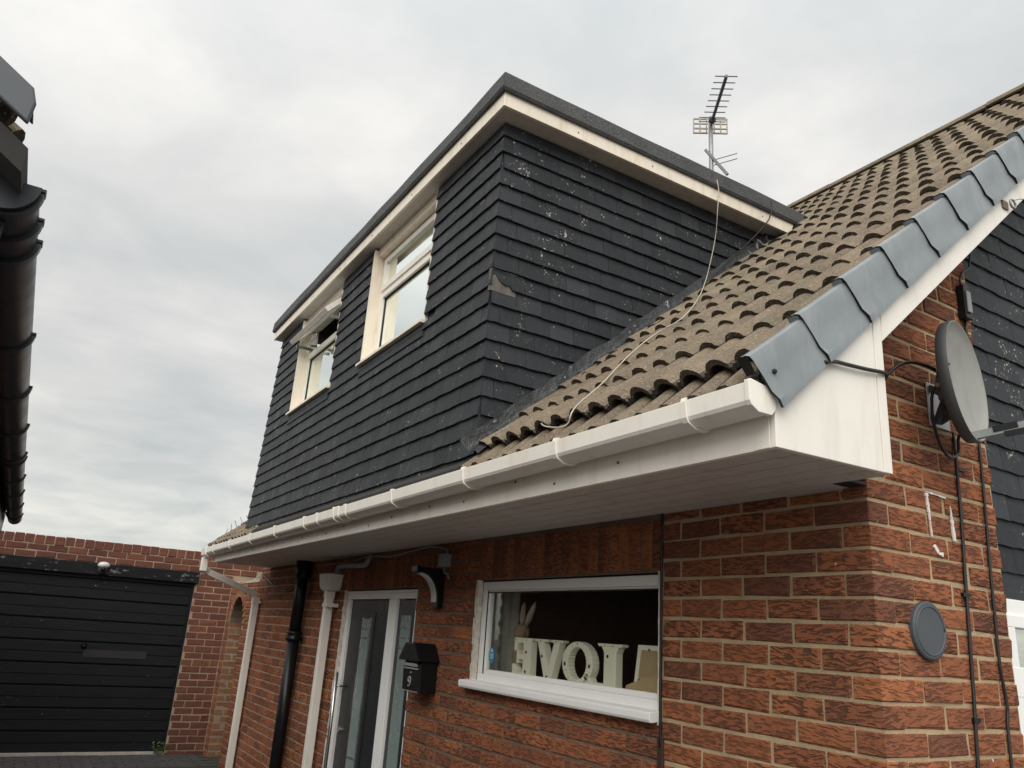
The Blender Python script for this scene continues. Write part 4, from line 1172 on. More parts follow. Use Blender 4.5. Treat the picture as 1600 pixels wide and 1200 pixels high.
# ------------------------------------------------------------------ wall light, junction box
wlx = thing('wall_light', (-3.2, -0.05, -0.2), 'dark wall light with pale curved lens right of the front door', 'lamp')
A = [(0.0, -0.13), (-0.165, -0.13)]; arc = [(-0.165+0.125*math.sin(math.pi/2*i/8), -0.33+0.175*math.cos(math.pi/2*i/8)) for i in range(9)]
pm = MB(); pm.prism([(0.0, -0.125), (-0.19, -0.125), (-0.19, -0.155)] + arc + [(-0.04, -0.37), (0.0, -0.37)], 'x', -3.17, -3.09); pm.build('body', M['blackpl'], wlx, bevel=0.003)
arc2 = [(-0.168+0.125*math.sin(math.pi/2*i/8), -0.333+0.172*math.cos(math.pi/2*i/8)) for i in range(9)]
arc3 = [(-0.174+0.125*math.sin(math.pi/2*i/8), -0.337+0.169*math.cos(math.pi/2*i/8)) for i in range(9)]
pm = MB(); pm.prism(arc2 + arc3[::-1], 'x', -3.163, -3.097); pm.build('lens', M['lampwhite'], wlx)
pm = MB(); pm.box(-3.175, -3.085, -0.205, -0.18, -0.160, -0.118); pm.build('sensor', M['blackpl'], wlx, bevel=0.004)
jb = thing('junction_box', (-3.06, -0.03, -0.07), 'small grey junction box under the soffit above the wall light', 'junction box')
pm = MB(); pm.box(-3.115, -3.02, -0.05, 0.0, -0.115, -0.03); pm.build('case', M['greypl'], jb, bevel=0.004)
pm = MB(); pm.tube([(-3.05, -0.03, -0.115), (-3.05, -0.03, -0.14), (-3.03, -0.035, -0.155), (-3.0, -0.03, -0.16), (-2.99, -0.02, -0.19)], 0.007, 7); pm.build('lead', M['greypl'], jb, smooth=True)

# ------------------------------------------------------------------ cables
def cable(name, pts, r, mat, label, cat='cable', sub=3):
    P = [Vector(p) for p in pts]; out = []
    for i in range(len(P)-1):
        p0, p1, p2, p3 = P[max(i-1, 0)], P[i], P[i+1], P[min(i+2, len(P)-1)]
        for k in range(sub):
            t = k/sub
            out.append(0.5*((2*p1) + (p2-p0)*t + (2*p0-5*p1+4*p2-p3)*t*t + (3*p1-p0-3*p2+p3)*t**3))
    out.append(P[-1])
    m = MB(); m.tube(out, r, 7, 0)
    return tag(m.build(name, mat, smooth=True), label, cat)
c1 = cable('cable', [(0.006, 0.545, 0.33), (0.006, 0.541, 0.20), (0.008, 0.530, 0.0), (0.006, 0.517, -0.2), (0.007, 0.50, -0.42), (0.006, 0.487, -0.62), (0.007, 0.467, -0.83), (0.006, 0.45, -1.2), (0.006, 0.44, -2.1)], 0.0062, M['cable'], 'black cable down the gable bricks directly below the satellite dish')
for z in (0.19, -0.27, -0.68):
    m = MB(); m.box(-0.001, 0.011, 0.50+0.06*(z > 0)-0.02*(z < -0.5)-0.012, 0.50+0.06*(z > 0)-0.02*(z < -0.5)+0.03, z-0.007, z+0.007); m.build('cable_clip', M['blackpl'], c1)
cable('cable', [(0.006, 0.725, 0.86), (0.006, 0.722, 0.6), (0.006, 0.716, 0.33), (0.007, 0.700, 0.05), (0.006, 0.688, -0.14), (0.006, 0.680, -0.33), (0.007, 0.672, -0.50), (0.006, 0.690, -0.64), (0.006, 0.671, -0.83), (0.006, 0.66, -2.1)], 0.0055, M['cable'], 'thin black cable down the gable pier near its right edge')
cable('cable', [(0.178, -0.415, 0.335), (0.171, -0.36, 0.352), (0.168, -0.30, 0.358), (0.167, -0.20, 0.366), (0.163, -0.10, 0.378), (0.150, -0.075, 0.372), (0.09, -0.04, 0.35), (0.05, 0.03, 0.38), (0.05, 0.09, 0.445), (0.07, 0.16, 0.50), (0.08, 0.25, 0.515), (0.09, 0.34, 0.50), (0.08, 0.40, 0.44)], 0.0065, M['cable'], 'black cable crossing the white boxed eaves end to the satellite dish')
cable('cable', [(-1.0, -0.006, 0.042), (-1.003, -0.007, -0.2), (-1.005, -0.007, -0.7), (-1.004, -0.007, -0.9)], 0.006, M['cable'], 'black cable beside the right edge of the kitchen window')
tm = MB(); tm.box(-1.022, -0.990, -0.010, 0.004, -2.1, -0.86); tag(tm.build('cable_trunking', M['browncable'], bevel=0.003), 'brown cable trunking on the bricks below the kitchen window corner', 'trunking')
cable('aerial_cable', [(-1.60, 1.0, 2.39), (-1.510, 0.887, 2.358), (-1.478, 0.864, 2.300), (-1.478, 0.874, 2.234), (-1.490, 0.872, 2.102), (-1.520, 0.895, 2.033), (-1.560, 0.918, 1.945), (-1.585, 0.901, 1.793), (-1.588, 0.858, 1.648), (-1.243, 0.454, 1.289), (-1.038, 0.144, 1.025), (-1.117, 0.071, 0.962), (-1.108, -0.058, 0.852), (-1.013, -0.248, 0.689), (-0.894, -0.426, 0.537), (-0.852, -0.522, 0.455), (-0.824, -0.604, 0.385), (-0.755, -0.687, 0.314), (-0.770, -0.690, 0.275), (-0.80, -0.705, 0.262), (-0.90, -0.685, 0.285), (-1.02, -0.645, 0.325), (-1.10, -0.60, 0.372), (-1.09, -0.565, 0.41)], 0.0032, M['whitecable'], 'cream aerial cable hanging over the dormer and trailing down the roof tiles')
cable('cable', [(-1.56, 1.37, 2.395), (-1.483, 1.37, 2.37), (-1.486, 1.34, 2.21), (-1.56, 1.24, 2.05), (-1.585, 1.03, 1.82), (-1.59, 0.86, 1.62)], 0.004, M['cable'], 'short thin wire over the dormer edge near the tiled roof')
cable('cable', [(-7.75, -0.02, -0.02), (-7.2, -0.012, -0.16), (-6.75, -0.012, -0.225), (-6.4, -0.012, -0.19), (-6.06, -0.02, -0.10)], 0.0075, M['browncable'], 'slack brown cable looping between downpipe and soil pipe')
cable('cable', [(-4.75, -0.014, 0.0), (-4.4, -0.02, 0.022), (-4.0, -0.02, -0.002), (-3.6, -0.02, 0.02), (-3.3, -0.02, 0.03), (-3.06, -0.02, 0.0), (-3.06, -0.02, -0.04)], 0.006, M['greypl'], 'grey cable strung under the soffit to the junction box')
cable('cable', [(-7.65, 0.02, 0.02), (-8.2, 0.03, -0.06), (-8.75, 0.02, -0.155)], 0.012, M['whitecable'], 'cream cable from the soffit end to the arch wall')

# small junction box on the pier, hook on the bargeboard
cb = thing('cable_junction', (0.02, 0.71, 0.9), 'slim grey cable junction high on the brick pier above the dish', 'junction box')
pm = MB(); pm.box(0.0, 0.032, 0.690, 0.735, 0.835, 0.985); pm.build('case', M['blackpl'], cb, bevel=0.004)
pm = MB(); pm.box(0.032, 0.040, 0.698, 0.728, 0.86, 0.955); pm.build('cover', M['greypl'], cb, bevel=0.003)
pm = MB(); pm.tube([(0.012, 0.712, 0.985), (0.010, 0.715, 1.02), (0.010, 0.74, 1.06), (0.010, 0.80, 1.10), (-0.03, 0.90, 1.22)], 0.0045, 6); pm.build('lead', M['cable'], cb, smooth=True)
hk = thing('eye_hook', (0.165, 0.87, 1.36), 'rusty eye hook with wire on the white bargeboard', 'hook')
pm = MB(); pm.box(XR, XR+0.008, 0.835, 0.875, 1.335, 1.372); pm.build('plate', M['screw'], hk)
pm = MB(); pm.tube([(XR+0.02, 0.89+0.02*math.cos(t*0.6), 1.365+0.02*math.sin(t*0.6)) for t in range(11)], 0.0045, 6); pm.build('ring', M['galv'], hk, smooth=True)
pm = MB(); pm.tube([(XR+0.02, 0.90, 1.385), (XR+0.02, 0.95, 1.41), (XR+0.015, 1.05, 1.45), (XR+0.01, 1.3, 1.62)], 0.0022, 5); pm.build('wire', M['galv'], hk)

# ------------------------------------------------------------------ house plaque on the gable
pq = thing('house_plaque', (0.0, 0.26, -0.405), 'round dark slate plaque on the gable bricks right of the corner', 'plaque')
pm = MB(); pm.tube([(0.0, 0.262, -0.405), (0.012, 0.262, -0.405), (0.016, 0.262, -0.405)], [0.094, 0.094, 0.088], 28); pm.build('plate', M['plaque'], pq)
pm = MB(); pm.tube([(0.015, 0.262+0.078*math.cos(i*math.pi/14), -0.405+0.078*math.sin(i*math.pi/14)) for i in range(29)], 0.004, 6); pm.build('rim', M['plaque'], pq, smooth=True)

# ------------------------------------------------------------------ satellite dish
sdh = thing('satellite_dish', (0.0, 0.45, 0.42), 'grey oval satellite dish on a bracket on the gable bricks', 'satellite dish')
DC = Vector((0.185, 0.350, 0.452))
nrm = Vector((0.970, 0.165, 0.05)).normalized()
upv = (Vector((0, 0, 1)) - nrm*nrm.z).normalized(); rgt = upv.cross(nrm)
def dpt(a, b, c): return DC + rgt*a + upv*b + nrm*c
def dish_ring(s, c, k=0.0): 
    out = []
    for i in range(40):
        q = 2*math.pi*i/40
        out.append(dpt(0.165*s*math.cos(q), 0.225*s*math.sin(q), c))
    return out
pm = MB(); v = []; f = []
rs = [(1.0, 0.0), (0.985, 0.001), (0.97, -0.004), (0.8, -0.018), (0.6, -0.030), (0.4, -0.038), (0.2, -0.043), (0.03, -0.045)]
for s, c in rs: v += dish_ring(s, c)
for i in range(len(rs)-1):
    for k in range(40): f.append((i*40+k, i*40+(k+1) % 40, (i+1)*40+(k+1) % 40, (i+1)*40+k))
f.append(tuple((len(rs)-1)*40+k for k in range(40)))
pm.add(v, f); pm.build('reflector', M['dish'], sdh, smooth=True)
pm = MB(); v = []; f = []
rs = [(1.002, 0.001), (1.012, -0.008), (0.995, -0.038), (0.90, -0.040), (0.6, -0.055), (0.2, -0.062), (0.03, -0.062)]
for s, c in rs: v += dish_ring(s, c)
for i in range(len(rs)-1):
    for k in range(40): f.append((i*40+k, (i+1)*40+k, (i+1)*40+(k+1) % 40, i*40+(k+1) % 40))
f.append(tuple((len(rs)-1)*40+k for k in reversed(range(40))))
pm.add(v, f); pm.build('dish_back', M['dishdark'], sdh, smooth=True)
pm = MB()
for (a, b) in ((-0.145, 0.02), (-0.10, -0.165), (0.10, -0.165)): pm.sphere(tuple(dpt(a, b, -0.006)), 0.006, 8, 5)
pm.build('bolt', M['gap'], sdh)
pm = MB(); p0 = dpt(-0.0, -0.205, -0.02); 
tip = dpt(0.05, -0.17, 0.50)
ax = (tip-p0).normalized(); sd_ = ax.cross(Vector((0, 0, 1))).normalized(); up2 = sd_.cross(ax)
def beam(mb, a, b, w, h, mi=0):
    a, b = Vector(a), Vector(b); ax = (b-a).normalized(); s1 = ax.cross(Vector((0, 0, 1)))
    s1 = s1.normalized() if s1.length > 1e-4 else Vector((1, 0, 0)); u1 = s1.cross(ax)
    v = [q + s1*i*w/2 + u1*j*h/2 for q in (a, b) for (i, j) in ((-1, -1), (1, -1), (1, 1), (-1, 1))]
    mb.add(v, [(3, 2, 1, 0), (4, 5, 6, 7)] + [(k, (k+1) % 4, (k+1) % 4+4, k+4) for k in range(4)], mi)
beam(pm, p0, tip, 0.022, 0.026); pm.build('feed_arm', M['greypl'], sdh)
pm = MB(); beam(pm, p0+ax*0.10-up2*0.016, p0+ax*0.50-up2*0.02, 0.026, 0.014); beam(pm, p0+ax*0.07+up2*0.006, p0+ax*0.145+up2*0.006, 0.026, 0.022); beam(pm, p0+ax*0.20+up2*0.003, p0+ax*0.235+up2*0.003, 0.026, 0.026); pm.build('arm_sleeve', M['blackpl'], sdh)
pm = MB(); q0 = tip+up2*0.02; pm.tube([q0, q0-nrm*0.06+upv*0.03], [0.026, 0.022], 14); pm.tube([q0+up2*-0.02, q0+up2*0.045], 0.014, 10); pm.build('feed_head', M['greypl'], sdh, smooth=True)
# wall bracket
pm = MB(); pm.box(0.0, 0.006, 0.40, 0.53, 0.33, 0.50); pm.build('wall_plate', M['galvplate'], sdh, bevel=0.003)
pm = MB(); pm.tube([(0.0, 0.47, 0.36), (0.05, 0.455, 0.37), (0.085, 0.42, 0.42), (0.09, 0.40, 0.52)], 0.017, 10); beam(pm, (0.006, 0.42, 0.48), (0.085, 0.41, 0.42), 0.022, 0.022); beam(pm, (0.006, 0.44, 0.345), (0.08, 0.41, 0.45), 0.02, 0.02); pm.build('bracket_arm', M['dishdark'], sdh)
pm = MB(); pm.prism([(0.345, 0.40), (0.42, 0.375), (0.44, 0.46), (0.42, 0.535), (0.36, 0.53), (0.335, 0.47)], 'x', 0.075, 0.105); pm.build('clamp', M['dishdark'], sdh, bevel=0.004)
for (y, z) in ((0.36, 0.505), (0.40, 0.515), (0.365, 0.45), (0.43, 0.385)):
    pm = MB(); pm.tube([(0.09, y-0.028, z), (0.09, y-0.04, z)], 0.008, 8); pm.build('bracket_bolt', M['steel'], sdh)
cable('cable', [(0.12, 0.40, 0.42), (0.10, 0.36, 0.46), (0.06, 0.345, 0.44), (0.04, 0.36, 0.34), (0.035, 0.40, 0.25), (0.03, 0.46, 0.215), (0.025, 0.53, 0.245), (0.05, 0.50, 0.30), (0.12, 0.46, 0.28), (0.17, 0.43, 0.245)], 0.0058, M['cable'], 'black cable looped behind the satellite dish bracket')

# ------------------------------------------------------------------ TV aerial on a mast over the ridge
AB = Vector((-4.04, 3.43, 5.38)); TIP = Vector((-3.30, 2.92, 5.34))
ant = thing('tv_aerial', (-4.02, 3.40, 2.9), 'TV aerial with grid reflector on a mast above the dormer roof', 'aerial')
bd_ = (TIP-AB).normalized()
hz = bd_.cross(Vector((0, 0, 1))).normalized(); uz = hz.cross(bd_)
pm = MB(); pm.tube([(-4.02, 3.41, 2.6), (-4.02, 3.41, 4.95), (-4.02, 3.41, 5.47)], 0.026, 10); pm.build('mast', M['galv'], ant, smooth=True)
pm = MB(); beam(pm, AB, TIP, 0.03, 0.03); pm.build('boom', M['alu'], ant)
Lb = (TIP-AB).length
for i in range(8):
    c = AB + bd_*(Lb*(0.99-0.118*i))
    pm = MB(); pm.tube([c-hz*0.118, c+hz*0.118], 0.006, 6); pm.build('element', M['alu'], ant)
c = AB + bd_*0.10
pm = MB(); pm.tube([c-hz*0.15-uz*0.02, c+hz*0.15-uz*0.02], 0.007, 6); pm.tube([c-hz*0.15+uz*0.035, c+hz*0.15+uz*0.035], 0.007, 6)
for s_ in (-1, 1): pm.tube([c+hz*0.15*s_-uz*0.02, c+hz*0.15*s_+uz*0.035], 0.007, 6)
pm.build('dipole', M['grid'], ant)
pm = MB(); pm.sphere(tuple(c), 0.045, 10, 6, 0, (1, 1, 1)); pm.build('dipole_box', M['alu'], ant, smooth=True)
pm = MB(); rc = AB - bd_*0.02
for s_ in (-1, 1):
    for a in (0.045, 0.12, 0.195): beam(pm, rc+hz*s_*a+uz*-0.10, rc+hz*s_*a+uz*0.10, 0.014, 0.014)
    for h in (-0.095, -0.035, 0.03, 0.095): beam(pm, rc+uz*h+hz*s_*0.03, rc+uz*h+hz*s_*0.20, 0.016, 0.016)
pm.build('grid_reflector', M['grid'], ant)
pm = MB(); beam(pm, (-4.06, 3.36, 5.02), (-3.86, 3.50, 4.64), 0.03, 0.03)
for k in range(2): pm.tube([Vector((-3.99, 3.42, 4.87-0.07*k)), Vector((-3.80, 3.60, 4.93-0.07*k))], 0.005, 5)
pm.build('lower_aerial', M['alu'], ant)

# ------------------------------------------------------------------ things on the kitchen window sill
ZS, LH = -0.725, 0.208
def letter(poly_list, holes, x, w, name, label, y=0.125, screws=()):
    """polygons given in letter space seen from OUTSIDE (mirrored word): x 0..w, z 0..1"""
    t = thing('decor_letter', (x, y, ZS), label, 'letter', 'letters spelling LOVE in the kitchen window')
    pm = MB()
    for pl_ in poly_list:
        pm.prism([(x+a*LH, ZS+b*LH) for a, b in pl_], 'y', y, y+0.045)
    pm.build('letter_body', M['letter'], t, bevel=0.004)
    h = MB()
    for a, b in holes: h.tube([(x+a*LH, y+0.002, ZS+b*LH), (x+a*LH, y-0.0012, ZS+b*LH)], 0.0085, 10)
    for a, b in screws: h.tube([(x+a*LH, y+0.002, ZS+b*LH), (x+a*LH, y-0.0012, ZS+b*LH)], 0.0032, 7)
    h.build('bulb_hole', M['hole'], t)
    return t
# mirrored E
letter([[(0.56, 0), (0.98, 0), (0.98, 0.06), (0.94, 0.08), (0.94, 0.92), (1.0, 0.95), (1.0, 1.0), (0.56, 1.0)], [(0.10, 0.86), (0.555, 0.86), (0.555, 1.0), (0.10, 1.0)], [(0.10, 0.66), (0.22, 0.66), (0.30, 0.859), (0.10, 0.859)], [(0.24, 0.44), (0.555, 0.44), (0.555, 0.58), (0.24, 0.58)], [(0.24, 0.34), (0.36, 0.34), (0.36, 0.439), (0.24, 0.439)], [(0.24, 0.581), (0.36, 0.581), (0.36, 0.68), (0.24, 0.68)], [(0.04, 0), (0.555, 0), (0.555, 0.14), (0.04, 0.14)], [(0.04, 0.141), (0.28, 0.141), (0.16, 0.32), (0.04, 0.32)]], [(0.72, 0.64), (0.72, 0.15)], -2.405, 1, 'E', 'cream letter E seen from behind, leftmost in the window', screws=[(0.2, 0.95), (0.72, 0.95)])
# V
letter([[(0.52, 0.0), (0.80, 0.0), (1.16, 0.93), (0.90, 0.93), (0.66, 0.28), (0.42, 0.93), (0.15, 0.93)], [(0.05, 0.931), (0.56, 0.931), (0.60, 1.0), (0.02, 1.0)], [(0.80, 0.931), (1.26, 0.931), (1.29, 1.0), (0.78, 1.0)]], [(0.38, 0.58), (0.64, 0.09)], -2.175, 1, 'V', 'cream letter V standing between E and O', screws=[(0.3, 0.965), (1.0, 0.965)])
# O
no = 28
ring = [(0.62+0.63*math.cos(2*math.pi*i/no), 0.5+0.505*math.sin(2*math.pi*i/no)) for i in range(no)]
rin = [(0.62+0.37*math.cos(2*math.pi*i/no), 0.5+0.37*math.sin(2*math.pi*i/no)) for i in range(no)]
letter([[ring[i], ring[(i+1) % no], rin[(i+1) % no], rin[i]] for i in range(no)], [(0.12, 0.46), (1.12, 0.46)], -1.905, 1, 'O', 'cream letter O standing right of the V', screws=[(0.62, 0.95), (0.62, 0.05)])
# mirrored L
letter([[(0.78, 0.0), (1.22, 0.0), (1.22, 0.80), (1.30, 0.93), (0.68, 0.93), (0.78, 0.80)], [(0.56, 0.931), (1.40, 0.931), (1.44, 1.0), (0.52, 1.0)], [(0.02, 0.0), (0.779, 0.0), (0.779, 0.12), (0.30, 0.12), (0.19, 0.30), (0.02, 0.30)]], [(0.92, 0.72)], -1.72, 1, 'L', 'cream letter L standing right of the O', screws=[(0.8, 0.95), (1.1, 0.95)])
# picture frame seen from the back
pf = thing('picture_frame', (-1.2, 0.15, ZS), 'photo frame leaning back-on at the right of the kitchen window', 'picture frame')
pm = MB(); mpf = Matrix.Translation((-1.215, 0.13, ZS)) @ Matrix.Rotation(R(-8), 4, 'X')
frb = MB(); frame_bars(frb, -0.13, 0.16, 0.0, 0.215, 0.0, 0.018, 0.022)
o = frb.build('frame', M['letter'], pf); o.matrix_basis = mpf
pm.box(-0.108, 0.138, 0.004, 0.012, 0.022, 0.193); o = pm.build('backing', M['card'], pf); o.matrix_basis = mpf
pm = MB(); pm.prism([(-0.15, 0.0), (0.12, 0.0), (0.16, 0.09), (0.15, 0.13), (-0.15, 0.03)], 'y', -0.028, -0.024); o = pm.build('stand', M['card'], pf); o.matrix_basis = mpf
pm = MB()
for a, b in ((-0.10, 0.06), (-0.05, 0.196), (0.06, 0.20)): pm.box(a-0.004, a+0.004, -0.003, 0.004, b-0.004, b+0.004)
o = pm.build('clip', M['hole'], pf); o.matrix_basis = mpf
# toy rabbit
tr = thing('toy_rabbit', (-2.42, 0.20, ZS), 'beige toy rabbit with long ears behind the letter E', 'soft toy')
rbx, rby = -2.46, 0.22
pm = MB(); pm.sphere((rbx, rby, ZS+0.10), 0.062, 12, 8, 0, (0.9, 0.8, 1.6)); pm.build('body', M['toy'], tr, smooth=True)
pm = MB(); pm.sphere((rbx+0.015, rby-0.01, ZS+0.235), 0.052, 12, 8, 0, (1, 0.95, 0.95)); pm.sphere((rbx+0.045, rby-0.035, ZS+0.225), 0.028, 10, 6); pm.build('head', M['toy'], tr, smooth=True)
for dx, lean in ((-0.005, 0.01), (0.035, 0.085)):
    pm = MB(); pm.tube([(rbx+dx, rby, ZS+0.27), (rbx+dx+lean*0.4, rby, ZS+0.32), (rbx+dx+lean*0.9, rby, ZS+0.385), (rbx+dx+lean*1.1, rby, ZS+0.41)], [0.010, 0.020, 0.014, 0.004], 8); pm.build('ear', M['toyear'], tr, smooth=True)
# window sticker
st = thing('window_sticker', (-2.52, FY+0.028, -0.63), 'blue oval sticker low on the left of the kitchen window glass', 'sticker')
pm = MB(); pm.prism([(-2.525+0.030*math.cos(i*math.pi/10), -0.625+0.044*math.sin(i*math.pi/10)) for i in range(20)], 'y', FY+0.0278, FY+0.0294); pm.build('badge', M['sticker'], st)
pm = MB(); pm.prism([(-2.536, -0.605), (-2.514, -0.605), (-2.525, -0.585)], 'y', FY+0.0268, FY+0.0277)
for k in range(3): pm.box(-2.543, -2.507, FY+0.0268, FY+0.0277, -0.620-0.010*k, -0.617-0.010*k)
pm.build('print', M['decal'], st)

# ------------------------------------------------------------------ arch wall between house and garage
aw = thing('arch_wall', (-8.5, 0.1, GZ), 'brick wall with a narrow arched passage beside the garage', 'wall')
GX = -9.28
AX0, AX1 = -9.08, -8.42; ARC = (AX1-AX0)/2; AXM = (AX0+AX1)/2; ASP = -0.27-ARC*1.0
AT = -0.105
wm = MB()
n = 12
arcp = [(AXM+ARC*math.cos(math.pi*i/n), ASP+ARC*math.sin(math.pi*i/n)) for i in range(n+1)]
wm.prism([(AX1, GZ), (HL-0.001, GZ), (HL-0.001, AT), (AX1, AT)], 'y', 0.009, 0.21)
wm.prism([(GX-0.05, GZ), (AX0, GZ), (AX0, AT), (GX-0.05, AT)], 'y', 0.009, 0.21)
for i in range(n):
    a, b = arcp[i], arcp[i+1]
    wm.prism([a, b, (b[0], AT), (a[0], AT)], 'y', 0.009, 0.21, 1)  # darker mortar on the arch puts its inner shade into the colour
awall = wm.build('wall', [M['gmortar'], M['oldmortar']], aw)
ab = Pieces('brick', [M['brick']])
for nn in range(1, 27):
    zt, zb_ = -CO*nn-JT/2, -CO*(nn+1)+JT/2
    zm = (zt+zb_)/2
    ea = ARC*math.sqrt(max(0, 1-((zm-ASP)/ARC)**2)) + 0.09 if zm > ASP else ARC
    ea = max(ea, 0) if zm < ASP+ARC+0.06 else 0
    L1, L2 = (HL-0.01)-(AXM+ea), (AXM-ea)-GX
    u = AXM+ea+0.004; alt = nn % 2
    first = True
    while u < HL-0.04:
        w_ = (0.102 if alt else 0.215) if first else 0.215
        e = min(u+w_, HL-0.01); put_brick(ab, awall, ((u+e)/2, 0, zm), e-u, zt-zb_, '-y'); u = e+JT; first = False
    put_brick(ab, awall, ((AXM-ea+GX)/2+0.003, 0, zm), max(0.03, AXM-ea-GX-0.012), zt-zb_, '-y')
ab.finish('brick_courses', aw)
jb_ = Pieces('jamb_brick', [M['ybrick']])
for nn in range(5, 27):
    zm = -CO*(nn+0.5)
    if nn % 2: put_brick(jb_, awall, (AX0+0.002, 0.108, zm), 0.20, CO-JT, '+x')
    else:
        put_brick(jb_, awall, (AX0+0.002, 0.053, zm), 0.095, CO-JT, '+x'); put_brick(jb_, awall, (AX0+0.002, 0.158, zm), 0.095, CO-JT, '+x')
jb_.finish('jamb_bricks', aw)
vb = Pieces('voussoir', [M['ybrick']])
for i in range(15):
    a = math.pi*(i+0.5)/15
    k, d = brick_data(0.10, 0.058, 0.09, rng.randrange(4))
    m = Matrix.Translation((AXM+(ARC+0.052)*math.cos(a), -0.003, ASP+(ARC+0.052)*math.sin(a))) @ Matrix.Rotation(-a, 4, 'Y')
    vb.put(k, d, m, awall)
vb.finish('voussoirs', aw)
cpg = MB(); cpg.box(-9.27, -8.85, -0.012, 0.22, AT, AT+0.03); cpg.prism([(-8.86, AT), (-7.86, AT), (-7.86, AT+0.04), (-8.5, AT+0.02)], 'y', -0.006, 0.215); cpg.build('coping', M['stone'], aw)
pr_ = MB(); pr_.box(GX-0.02, HL-0.002, 0.2105, 0.83, AT-0.05, AT-0.005); pr_.build('passage_shade_slab', M['gap'], aw)  # slab added over the passage only to darken it
gt = MB()
for i in range(6): gt.box(AX0-0.1+i*0.14, AX0-0.1+i*0.14+0.134, 0.75, 0.78, GZ+0.04, -0.2)
gt.build('passage_dark_board', M['gdoor'], aw)  # made-up black boards standing in for the passage's dark inside
gt = MB(); gt.box(AX0-0.3, AX1+0.3, 0.79, 0.82, GZ, AT-0.02); gt.build('passage_dark_backing', M['gap'], aw)  # added black sheet where the passage is only in shade

# ------------------------------------------------------------------ garage
gar = thing('garage', (GX-1.0, -1.7, GZ), 'flat roofed brick garage with black boarded up-and-over door', 'garage')
YD0, YD1 = -2.86, -0.455
GT = 0.265
gm = MB()
gm.box(GX-0.10, GX-0.005, YD1, 0.0, GZ, -0.12); gm.box(GX-0.10, GX-0.005, -3.3, YD0, GZ, -0.12); gm.box(GX-0.10, GX-0.005, -3.3, 0.42, -0.12, GT-0.012); gm.box(GX-0.10, GX-0.005, 0.0, 0.42, GZ, -0.12)
gm.box(GX-5.0, GX-0.10, -0.1, 0.0, GZ, GT-0.05); gm.box(GX-5.0, GX-0.1, -3.3, -3.2, GZ, GT-0.05)
gwall = gm.build('wall', M['gmortar'], gar)
gb = Pieces('brick', [M['gbrick']])
GC = 0.0803
for nn in range(0, 27):
    zt = -0.0 - GC*nn - 0.004; zb_ = zt - GC + 0.0095
    if nn == 0: ylo = YD1+0.035
    lo = YD1+0.004 if zt < -0.13 else (YD1+0.05)
    u = -0.006 - (0.107 if nn % 2 else 0.0)
    if nn % 2: put_brick(gb, gwall, (GX, -0.006-0.0487, (zt+zb_)/2), 0.0975, zt-zb_, '+x')
    while u > lo+0.03:
        e = max(u-0.205, lo); put_brick(gb, gwall, (GX, (u+e)/2, (zt+zb_)/2), u-e, zt-zb_, '+x'); u = e-0.0095
for row in range(2):
    zt = 0.158 - 0.0795*row; zb_ = zt-0.070
    u = 0.4 - (0.107 if row % 2 else 0.0)
    while u > -3.3:
        put_brick(gb, gwall, (GX, u-0.1025, (zt+zb_)/2), 0.205, zt-zb_, '+x'); u -= 0.2145
for i in range(35):
    y = 0.367 - 0.1055*i
    put_brick(gb, gwall, (GX+0.003+rng.uniform(-0.004, 0.004), y, 0.2165+rng.uniform(-0.003, 0.004)), 0.096, 0.098, '+x', D=0.1)
gb.finish('brick_courses', gar)
lt = MB(); lt.box(GX-0.05, GX+0.035, -3.2, -0.425, -0.135, 0.005); lt.build('lintel', M['lintel'], gar, bevel=0.006)
# door: eight boards with a mid groove each
frm = MB(); frm.box(GX-0.06, GX-0.012, YD1-0.03, YD1, GZ, -0.135); frm.box(GX-0.06, GX-0.012, YD0, YD0+0.03, GZ, -0.135); frm.box(GX-0.06, GX-0.008, YD0, YD1, -0.175, -0.136); gdr = frm.build('garage_door', M['gdoor'], gar)
PH = 0.2435
for i in range(8):
    zt = -0.178 - PH*i; zb_ = zt-PH+0.010
    pb = MB(); zm = (zt+zb_)/2
    x_ = GX-0.030
    pb.prism([(x_-0.03, zb_), (x_+0.0, zb_), (x_+0.006, zb_+0.012), (x_+0.002, zm-0.004), (x_-0.005, zm), (x_+0.004, zm+0.004), (x_+0.001, zt-0.006), (x_-0.006, zt), (x_-0.03, zt)], 'y', YD0+0.031, YD1-0.032)
    pb.build('door_board', M['gdoor'], gdr)
bk_ = MB(); bk_.box(GX-0.09, GX-0.062, YD0, YD1, GZ, -0.13); bk_.build('door_backing', M['gap'], gdr)
hd = MB(); hd.tube([(GX-0.03, -1.565, -0.94), (GX-0.018, -1.565, -0.94), (GX+0.02, -1.565, -0.94)], [0.035, 0.035, 0.018], 14); hd.build('door_handle', M['blackpl'], gdr)
pt = MB(); pt.box(GX-0.028, GX-0.0225, -1.55, -0.86, -1.07, -0.985); pt.build('repair_patch', M['patch'], gdr)
fr_ = MB(); fr_.box(GX-5.0, GX-0.1, -3.3, 0.0, 0.15, 0.2); fr_.build('flat_roof', M['felt'], gar)
strip = MB(); strip.box(GX-0.07, GX+0.0, YD0, YD1, GZ-0.01, GZ+0.022); strip.build('threshold', M['stone'], gar)
sl_ = thing('security_light', (GX+0.06, -1.545, -0.06), 'small domed white light on the garage lintel', 'lamp')
pm = MB(); pm.sphere((GX+0.075, -1.545, -0.018), 0.066, 14, 8, 0, (0.9, 1.05, 0.62)); pm.build('hood', M['lampwhite'], sl_, smooth=True)
pm = MB(); pm.tube([(GX+0.03, -1.545, -0.062), (GX+0.085, -1.545, -0.066)], 0.052, 14); pm.build('base', M['dishdark'], sl_, smooth=True)
